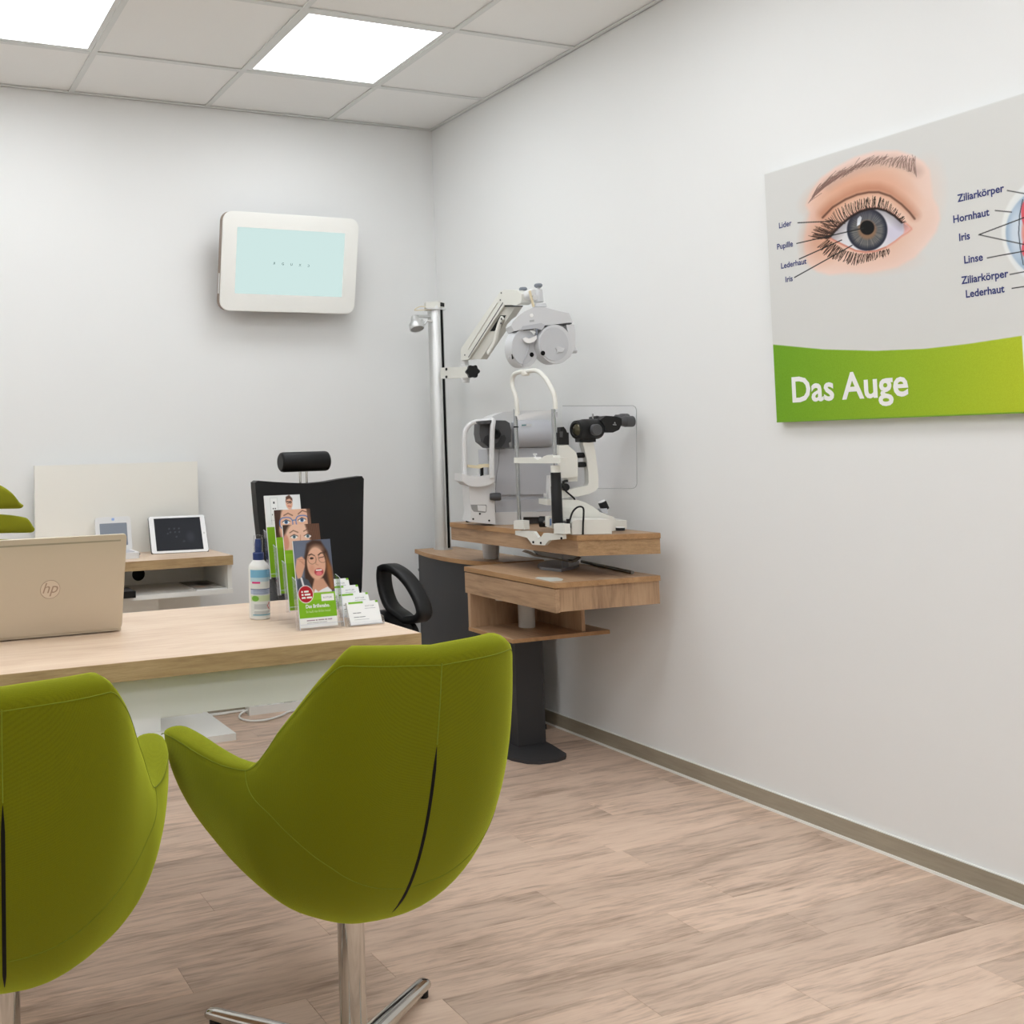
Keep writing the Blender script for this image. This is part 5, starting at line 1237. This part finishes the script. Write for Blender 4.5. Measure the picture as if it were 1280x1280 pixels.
slab('forehead_rest', [(668, 520), (690, 508), (720, 520), (760, 505), (788, 492), (790, 520), (770, 545), (735, 560), (700, 558), (675, 540)], Z7, dF - 0.048, 0.012, mat('rest_white', (246, 246, 244), 0.35), ph, 0.002)
slab('rest_stalk', [(785, 430), (800, 436), (796, 490), (782, 488)], Z7, dF - 0.044, 0.006, MATS['slate_knob'], ph)
tube('disc_groove', [at(*Z7(*q), dF - 0.0385) for q in ((716, 570), (712, 620), (690, 680), (668, 740), (664, 765))], 0.0022, MGREY, ph, 8)
slab('side_cover', [(1052, 398), (1122, 398), (1132, 470), (1130, 600), (1090, 680), (1020, 735), (900, 742), (1000, 700), (1060, 600), (1070, 480)], Z7, dF - 0.03, 0.06, PHG, ph, 0.004)
for q, rr_ in (((560, 680), 0.010), ((1122, 630), 0.010)): lathe('side_dial', at(*Z7(*q), dF - 0.01), E1 if q[0] > 800 else -E1, [(0, -0.012), (rr_, -0.012), (rr_, 0.006), (rr_ * 0.7, 0.010), (0, 0.010)], PHG, ph, 20)
slab('dial_mark', [(566, 660), (582, 655), (584, 700), (570, 705)], Z7, dF - 0.040, 0.004, BLACKP, ph)
slab('cross_cylinder_knob', [(955, 600), (985, 585), (1010, 600), (1040, 605), (1020, 640), (985, 640), (965, 655), (972, 625)], Z7, dF - 0.050, 0.01, PHG, ph, 0.003)
lathe('emblem', at(*Z7(742, 314), dF - 0.0355), -E2, [(0, 0), (0.007, 0), (0.0065, 0.0012), (0, 0.0012)], mat('rest_white', (246, 246, 244)), ph, 18)
slab('maker_mark', [(726, 358), (766, 352), (766, 370), (726, 376)], Z7, dF - 0.0358, 0.001, INKLG, ph)

# ================================================================== AUTOREFRACTOR
Z6 = crop(570, 500, 7.111)
dR = 4.02
af = thing('autorefractor', at(*Z6(420, 1100), dR + 0.08), 'silver white autorefractor with chin rest at the far end of the upper table', 'autorefractor')
def ar_(name, pts, d, th, m, bev=0.004, par=None, seg=3): return slab(name, pts, Z6, dR + d, th, m, par or af, bev, seg)
ar_('base', [(340, 1000), (860, 990), (860, 1040), (600, 1040), (590, 1120), (430, 1120), (345, 1112)], -0.02, 0.16, LGREY, 0.006)
ar_('base_shadow_gap', [(590, 1045), (860, 1045), (860, 1112), (590, 1114)], 0.0, 0.14, DGREY, 0.002)  # solid dark block put in for the shade below the base
ar_('stage', [(350, 890), (870, 885), (870, 985), (520, 998), (355, 998)], -0.01, 0.16, MGREY, 0.006)
ar_('stage_neck', [(365, 838), (860, 835), (860, 895), (365, 898)], 0.0, 0.14, MGREY, 0.002)
body = ar_('body', [(280, 440), (870, 420), (868, 838), (360, 842), (340, 760), (290, 700)], -0.01, 0.165, MGREY, 0.012)
ar_('head', [(300, 190), (330, 140), (420, 108), (560, 96), (850, 92), (875, 130), (875, 425), (560, 445), (290, 445), (285, 300)], 0.01, 0.15, LGREY, 0.014)
# side bulge of the head
cA = at(*Z6(500, 305), dR - 0.0); cB = at(*Z6(868, 295), dR + 0.0)
lathe('side_barrel', cA, cB - cA, [(0, 0), (0.048, 0.0), (0.054, 0.012), (0.054, 0.135), (0.050, 0.152), (0.036, 0.165), (0, 0.168)], MGREY, af, 36)
slab('maker_plate', [(578, 215), (672, 212), (672, 232), (578, 236)], Z6, dR - 0.0545, 0.002, LGREY, af)
slab('maker_mark', [(584, 219), (624, 217), (624, 228), (584, 231)], Z6, dR - 0.0550, 0.001, mat('teal_ink', (92, 132, 140)), af)
face = ar_('face_plate', [(212, 215), (235, 190), (330, 180), (440, 182), (478, 205), (492, 270), (490, 370), (470, 382), (478, 425), (400, 432), (290, 425), (222, 370), (208, 300)], -0.055, 0.10, DGREY, 0.010)
lathe('measuring_window', at(*Z6(352, 300), dR - 0.056), -E2 - E1 * 0.4, [(0, 0), (0.018, -0.002), (0.020, 0.002), (0.016, 0.004), (0.012, 0.003), (0, 0.002)], BLACKP, face, 26)
slab('nose_hollow', [(240, 375), (255, 325), (285, 310), (310, 340), (335, 395), (370, 380), (400, 320), (430, 310), (446, 340), (430, 385), (400, 425), (290, 420)], Z6, dR - 0.0562, 0.003, mat('hollow_black', (40, 40, 42), 0.6), face)
# chin rest tower with a hand slot
twr = ar_('chin_tower', [(115, 765), (350, 735), (345, 930), (347, 1002), (350, 1106), (118, 1082), (136, 1000), (126, 930)], -0.06, 0.13, LGREY, 0.004)
ar_('hand_slot', [(130, 930), (268, 930), (274, 945), (270, 995), (258, 1003), (158, 992), (140, 970)], -0.0608, 0.003, mat('slot_grey', (150, 150, 148), 0.6), 0.0)
ar_('slot_opening', [(190, 935), (262, 938), (268, 950), (264, 992), (196, 984)], -0.0616, 0.003, LGREY, 0.0)
ar_('chin_bowl', [(52, 655), (110, 672), (180, 685), (250, 680), (305, 665), (345, 668), (345, 730), (300, 752), (250, 768), (180, 774), (110, 762), (60, 725)], -0.085, 0.15, LGREY, 0.008)
ar_('chin_cup', [(104, 575), (150, 578), (200, 585), (240, 572), (300, 568), (303, 600), (245, 598), (210, 610), (150, 605), (108, 596)], -0.05, 0.06, CREAMP, 0.003)
cyl('chin_post', at(*Z6(230, 600), dR - 0.02), at(*Z6(230, 690), dR - 0.02), 0.0065, BLACKP, af, 14)
tube('forehead_frame', [at(*Z6(*q), dR - 0.03 + k) for q, k in (((76, 670), 0), ((76, 480), 0), ((76, 310), 0), ((96, 250), 0), ((140, 205), 0), ((200, 190), -0.01), ((280, 188), -0.03), ((328, 185), -0.05), ((322, 260), -0.055), ((318, 460), -0.055), ((318, 690), -0.055))], 0.009, LGREY, af, 12, w=0.024, h=0.017, updir=E2)
slab('forehead_pad', [(192, 188), (322, 178), (318, 206), (240, 214), (196, 208)], Z6, dR - 0.090, 0.03, DGREY, af, 0.003)
lathe('joystick_knob', at(*Z6(300, 860), dR - 0.065), E1 - E2 * 0.25, [(0, 0), (0.012, 0), (0.014, 0.004), (0.0155, 0.018), (0.0155, 0.038), (0.012, 0.043), (0, 0.044)], DGREY, af, 24)
for q in ((212, 1012), (153, 1058), (295, 1072)): lathe('tower_screw', at(*Z6(*q), dR - 0.061), -E2, [(0, 0), (0.004, 0), (0.0035, 0.002), (0, 0.002)], BLACKP, af, 10)
tube('body_seam', [at(*Z6(*q), dR - 0.0108) for q in ((385, 440), (378, 560), (362, 660), (352, 800))], 0.0006, DGREY, af, 6)
tube('power_cable', [at(*Z6(125, 1020), dR + 0.09), at(*Z6(105, 1060), dR + 0.08), at(*Z6(95, 1082), dR + 0.05), at(*Z6(150, 1078), dR + 0.08)], 0.003, BLACKP, af, 8)

# ================================================================== SLIT LAMP
Z9 = crop(630, 580, 10.67); Z8 = crop(625, 450, 9.143); Z10 = crop(680, 500, 7.111)
dN, dFar = 3.545, 3.70
sl = thing('slit_lamp', (-0.25, -1.36, 0.850), 'ivory slit lamp microscope with black eyepieces at the front of the upper table', 'slit lamp')
# clamp bar hanging on the table edge
def yp(q, x=-0.425): return on(0, x, *Z9(*q))
bar_ = [(148, 890), (215, 885), (395, 900), (455, 985), (490, 975), (530, 920), (660, 930), (790, 945), (790, 1000), (600, 1018), (540, 1085), (375, 1075), (310, 985), (150, 945)]
prism('clamp_bar', [yp(q) for q in bar_], (0.013, 0, 0), IVORY, sl, 0.003)
for q in ((392, 1042), (492, 1052), (768, 990)): lathe('bar_screw', yp(q, -0.4255), (-1, 0, 0), [(0, 0), (0.0045, 0), (0.004, 0.002), (0, 0.002)], BLACKP, sl, 12)
for pts, nm in (([(126, 765), (150, 748), (262, 755), (268, 875), (130, 865)], 'rod_block'), ([(662, 800), (690, 790), (805, 800), (810, 935), (665, 930)], 'rod_block')):
    prism(nm, [yp(q, -0.430) for q in pts], (0.024, 0, 0), IVORY, sl, 0.004, seg=3)
def rod_xy(q): p = yp(q, -0.408); return p
r1 = yp((205, 755), -0.408); r2 = yp((715, 795), -0.408)
ztop1 = on(0, -0.408, *Z8(196, 560)).z; ztop2 = on(0, -0.408, *Z8(634, 560)).z
cyl('frame_rod', r1, Vector((r1.x, r1.y, ztop1)), 0.0075, STEEL, sl, 16)
cyl('frame_rod', r2, Vector((r2.x, r2.y, ztop2)), 0.0075, STEEL, sl, 16)
zb = yp((715, 790), -0.408).z; zt = yp((705, 112), -0.408).z
lathe('height_sleeve', Vector((r2.x, r2.y, zb)), EZ, [(0, 0), (0.0185, 0), (0.0185, (zt-zb)*0.72), (0.0175, (zt-zb)*0.73), (0.0175, zt-zb), (0, zt-zb)], BLACKP, sl, 24)
lathe('sleeve_cap', Vector((r2.x, r2.y, zt)), EZ, [(0, 0), (0.0165, 0), (0.0165, 0.024), (0, 0.024)], IVORY, sl, 22)
# forehead arch
arch = [(196, 640), (194, 540), (182, 420), (150, 330), (138, 240), (165, 165), (230, 138), (300, 132), (390, 120), (450, 140), (520, 210), (575, 300), (615, 390), (630, 480), (634, 560)]
def ap(q):
    u, v = Z8(*q); return on(0, -0.408 - 0.0 * q[1], u, v)
tube('forehead_arch', [ap(q) for q in arch], 0.0083, IVORY, sl, 14)
fpad = ap((292, 158)); lathe('forehead_pad', fpad + EZ * 0.012, -EZ, [(0, -0.004), (0.013, -0.004), (0.017, 0.006), (0.019, 0.014), (0.016, 0.019), (0, 0.020)], IVORY, sl, 24, squash=0.7)
slab('head_band', [(190, 640), (300, 612), (440, 590), (598, 578), (606, 618), (450, 632), (330, 658), (215, 690)], Z8, dN + 0.10, 0.004, LGREY, sl)
for q in ((198, 655), (612, 625)): prism('band_clip', [ap((q[0] - 14, q[1] - 30)), ap((q[0] + 14, q[1] - 30)), ap((q[0] + 14, q[1] + 32)), ap((q[0] - 14, q[1] + 32))], (0.012, 0, 0), MGREY, sl, 0.001)
lathe('rod_ring', Vector((r1.x, r1.y, on(0, -0.408, *Z8(204, 772)).z)), EZ, [(0.0065, 0), (0.009, 0), (0.009, 0.005), (0.0065, 0.005)], BLACKP, sl, 18)
# chin bar
cbar = [(160, 1115), (300, 1112), (380, 1110), (400, 1125), (430, 1140), (465, 1128), (500, 1100), (540, 1085), (600, 1090), (606, 1112), (692, 1118), (690, 1180), (606, 1182), (300, 1180), (160, 1178)]
prism('chin_bar', [on(0, -0.425, *Z8(*q)) for q in cbar], (0.032, 0, 0), IVORY, sl, 0.002)
lathe('chin_pin', on(0, -0.41, *Z8(401, 1112)), EZ, [(0, 0), (0.003, 0), (0.003, 0.008), (0.007, 0.010), (0.007, 0.013), (0, 0.014)], LGREY, sl, 14)
# instrument base with rails and joystick
dB = 3.50
def sp_(name, pts, d, th, m, bev=0.003, seg=2): return slab(name, pts, Z10, d, th, m, sl, bev, seg)
sp_('drive_cover', [(250, 1085), (262, 1072), (300, 1066), (580, 1062), (600, 1078), (604, 1190), (250, 1196)], dB, 0.09, IVORY, 0.008, 4)
sp_('base_plate', [(160, 960), (360, 950), (620, 1040), (640, 1075), (735, 1072), (736, 1140), (620, 1165), (165, 1165)], dB + 0.10, 0.13, IVORY, 0.006, 3)
sp_('cross_slide', [(30, 888), (300, 888), (370, 912), (440, 950), (500, 1000), (620, 1055), (500, 1045), (360, 955), (165, 955), (160, 938), (32, 936)], dB + 0.12, 0.11, IVORY, 0.005, 3)
sp_('joystick_shaft', [(498, 968), (560, 962), (568, 1010), (520, 1000)], dB + 0.135, 0.03, MGREY, 0.003)
jc = at(*Z10(545, 972), dB + 0.15); jt = at(*Z10(515, 905), dB + 0.15)
lathe('joystick', jc, jt - jc, [(0, 0), (0.0145, 0), (0.0150, 0.003), (0.0150, 0.026), (0.0135, 0.030), (0, 0.033)], BLACKP, sl, 24)
lathe('joystick_cap', jt, jt - jc, [(0, -0.001), (0.0135, -0.001), (0.012, 0.003), (0, 0.005)], LGREY, sl, 20)
lathe('brightness_dial', at(*Z10(678, 1158), dB + 0.04), EZ, [(0, 0), (0.0155, 0), (0.0155, 0.009), (0.014, 0.010), (0, 0.010)], BLACKP, sl, 24)
lathe('dial_cap', at(*Z10(678, 1137), dB + 0.04), EZ, [(0, 0), (0.0150, 0), (0.0142, 0.003), (0, 0.0035)], LGREY, sl, 24)
# illumination tower
dT = dN + 0.10
sp_('lamp_housing', [(128, 405), (210, 400), (240, 425), (285, 465), (300, 520), (300, 680), (212, 695), (132, 690), (128, 520)], dT, 0.07, IVORY, 0.010, 4)
sp_('lamp_cap', [(130, 290), (150, 288), (150, 242), (175, 238), (195, 262), (205, 288), (220, 290), (222, 398), (132, 398)], dT + 0.01, 0.045, BLACKP, 0.004)
sp_('cap_label', [(140, 280), (168, 280), (166, 332), (140, 330)], dT + 0.0090, 0.002, DGREY, 0)
for v in (492, 575): lathe('tower_knob', at(*Z10(288 if v < 500 else 298, v), dT + 0.02), E1, [(0, 0), (0.0085, 0), (0.0100, 0.004), (0.0100, 0.026), (0.008, 0.030), (0, 0.030)], BLACKP, sl, 20)
sp_('tower_base', [(150, 682), (300, 676), (298, 722), (215, 726), (205, 690)], dT + 0.01, 0.05, IVORY, 0.004)
sp_('tilt_scale', [(45, 675), (70, 670), (72, 875), (40, 875), (40, 780)], dT + 0.02, 0.03, LGREY, 0.002)
sp_('tilt_catch', [(8, 832), (22, 832), (24, 868), (10, 866)], dT + 0.02, 0.02, LGREY, 0.001)
lathe('tower_pivot', at(*Z10(190, 775), dT + 0.0), -E2, [(0, -0.03), (0.014, -0.03), (0.014, 0.004), (0, 0.004)], BLACKP, sl, 20)
tube('release_lever', [at(*Z10(*q), dT - 0.004) for q in ((165, 735), (185, 722), (212, 718))], 0.0045, BLACKP, sl, 10)
# microscope arm and head
dM = dT
sp_('microscope_arm', [(345, 378), (438, 372), (455, 450), (470, 560), (484, 680), (484, 775), (462, 806), (400, 835), (300, 858), (215, 858), (198, 800), (330, 775), (385, 762), (398, 735), (396, 640), (380, 520)], dM, 0.045, IVORY, 0.006, 3)
sp_('arm_foot', [(165, 800), (225, 800), (225, 870), (165, 870)], dM + 0.005, 0.05, IVORY, 0.004)
sp_('head_saddle', [(315, 342), (460, 336), (462, 372), (400, 378), (318, 374)], dM - 0.002, 0.05, BLACKP, 0.003)
hA = at(*Z10(285, 265), dM - 0.01); hB = at(*Z10(510, 255), dM + 0.035)
hx = (hB - hA).normalized()
lathe('magnification_drum', hA, hx, [(0, 0.002), (0.022, 0.002), (0.024, -0.002), (0.033, 0.0), (0.0345, 0.012), (0.0345, 0.024), (0.037, 0.030), (0.037, 0.092), (0.034, 0.100), (0, 0.102)], BLACKP, sl, 40)
lathe('objective_lens', hA - hx * 0.0005, -hx, [(0, -0.003), (0.022, -0.003), (0.016, 0.001), (0, 0.002)], mat('coated_glass', (92, 88, 70), 0.06, metal=0.6), sl, 30)
lathe('drum_knob', at(*Z10(462, 265), dM - 0.035), -E2 + E1 * 0.12, [(0, -0.012), (0.020, -0.012), (0.0205, 0.006), (0.018, 0.010), (0, 0.010)], DGREY, sl, 30)
sp_('prism_box', [(505, 175), (550, 140), (640, 146), (690, 165), (692, 215), (668, 265), (612, 290), (555, 285), (540, 230)], dM - 0.005, 0.075, BLACKP, 0.008, 3)
slab('maker_mark', [(612, 216), (644, 218), (644, 224), (612, 222)], Z10, dM - 0.0056, 0.001, INKLG, sl)
slab('maker_emblem', [(622, 208), (630, 194), (638, 210)], Z10, dM - 0.0056, 0.001, INKLG, sl)
for q, dd in (((672, 192), 0.0), ((455, 160), 0.055)):
    if dd == 0.0:
        a_ = at(*Z10(668, 192), dM + 0.02); b_ = at(*Z10(792, 190), dM + 0.028)
        lathe('eyepiece', a_, b_ - a_, [(0, 0), (0.0165, 0), (0.0165, 0.012), (0.0185, 0.016), (0.0185, 0.020), (0.0200, 0.022), (0.0200, (b_-a_).length - 0.003), (0.0185, (b_-a_).length), (0.013, (b_-a_).length), (0, (b_-a_).length - 0.004)], DGREY, sl, 30)
    else:
        a_ = at(*Z10(640, 170), dM + 0.085); b_ = at(*Z10(745, 168), dM + 0.095)
        lathe('eyepiece', a_, b_ - a_, [(0, 0), (0.0165, 0), (0.0165, 0.012), (0.0200, 0.020), (0.0200, (b_-a_).length - 0.003), (0.0185, (b_-a_).length), (0, (b_-a_).length - 0.004)], DGREY, sl, 30)
sp_('rear_prism_box', [(440, 150), (470, 140), (530, 150), (560, 150), (560, 200), (520, 215), (440, 200)], dM + 0.06, 0.05, BLACKP, 0.006)
cyl('filter_pin', at(*Z10(436, 175), dM + 0.02), at(*Z10(433, 122), dM + 0.02), 0.003, STEEL, sl, 10)
tube('lamp_cable', [at(*Z10(*q), dM - 0.02) for q in ((170, 785), (205, 820), (250, 858), (272, 885), (255, 925), (222, 985), (208, 1040), (205, 1085))], 0.0032, BLACKP, sl, 8)
tube('drive_cable', [at(*Z10(*q), dB - 0.012) for q in ((220, 1120), (232, 1060), (255, 995), (290, 958), (325, 948), (350, 965), (352, 1020), (348, 1100), (346, 1196))], 0.0032, BLACKP, sl, 8)
for q in ((210, 1080), (225, 1118)): cyl('cable_boot', at(*Z10(q[0], q[1] - 22), dB - 0.005), at(*Z10(q[0] + 2, q[1] + 18), dB - 0.005), 0.0055, BLACKP, sl, 12)
sp_('connector_panel', [(186, 1085), (248, 1085), (248, 1168), (186, 1168)], dB + 0.03, 0.06, DGREY, 0.002)
cyl('cross_shaft', at(*Z9(500, 780), dN + 0.16), at(*Z9(600, 762), dN + 0.12), 0.0075, STEEL, sl, 16)
lathe('drive_wheel', at(*Z9(470, 770), dN + 0.165), E1 - E2 * 0.4, [(0, 0), (0.019, 0), (0.0205, 0.003), (0.0205, 0.024), (0.018, 0.027), (0, 0.027)], BLACKP, sl, 28)
sp_('rail_end', [(40, 1040), (75, 1035), (75, 1140), (40, 1130)], dN + 0.05, 0.04, IVORY, 0.003)
slab('rail_scale', [(612, 735), (632, 725), (632, 815), (612, 825)], Z9, dN + 0.049, 0.001, mat('scale_blue', (120, 150, 196)), sl)
# breath shield of clear acrylic
sh_px = [(165, 52), (790, 50), (812, 62), (822, 90), (826, 745), (815, 772), (795, 785), (165, 785)]
slab('breath_shield', sh_px, Z10, dM + 0.03, 0.003, CLEAR, sl, 0.0)
bm = bmesh.new(); add_tube(bm, [at(*Z10(*q), dM + 0.0315) for q in sh_px], 0.0011, 6); from_bm('shield_edge', bm, mat('edge_grey', (170, 172, 172), 0.3), sl)

# ================================================================== SMALL THINGS ON THE LOWER TABLE
Zl = crop(660, 640, 7.111)
def lp(q, z=LZ1): return on(2, z, *Zl(*q))
mtray = thing('instrument_tray', lp((280, 500)), 'grey oval metal tray lying on the lower oak table', 'tray')
pts = [lp(q, LZ1 + 0.0005) for q in ((85, 492), (105, 475), (180, 455), (300, 440), (400, 442), (455, 460), (455, 488), (400, 510), (300, 532), (240, 528), (180, 520), (110, 512))]
prism('plate', pts, (0, 0, 0.010), mat('tray_grey', (136, 138, 144), 0.35, metal=0.3), mtray, 0.003)
arm_px = ((0, 345), (30, 352), (70, 378), (200, 400), (380, 438), (420, 420), (460, 395), (475, 405), (430, 445), (390, 452), (200, 415), (60, 395), (10, 372), (-30, 360))
prism('sprung_arm', [at(*Zl(*q), 3.72) for q in arm_px], E2 * 0.04, mat('arm_bronze', (96, 88, 76), 0.35, metal=0.5), mtray, 0.001)
prism('glass_wing', [at(*Zl(*q), 3.73) for q in ((60, 345), (240, 372), (470, 400), (430, 428), (240, 405), (100, 385))], E2 * 0.03, mat('wing_grey', (150, 150, 148), 0.25), mtray, 0.001)
prism('post', [lp(q, LZ1 + 0.010) for q in ((300, 470), (350, 465), (360, 490), (310, 495))], (0, 0, 0.05), MATS['tray_grey'], mtray)
rod = cyl('glass_rod', lp((930, 553)) + EZ * 0.0065, lp((480, 455)) + EZ * 0.0065, 0.0062, mat('rod_grey', (150, 150, 146), 0.15, metal=0.6), None, 16)
setp(rod, 'slim silver rod lying across the lower oak table', 'rod')
pcd = prism('printed_card', [lp(q, LZ1 + 0.0006) for q in ((60, 588), (90, 580), (260, 584), (315, 598), (300, 612), (200, 618))], (0, 0, 0.0008), mat('card_pale', (206, 208, 200), 0.4), None)
setp(pcd, 'small pale printed card on the lower oak table corner', 'card')
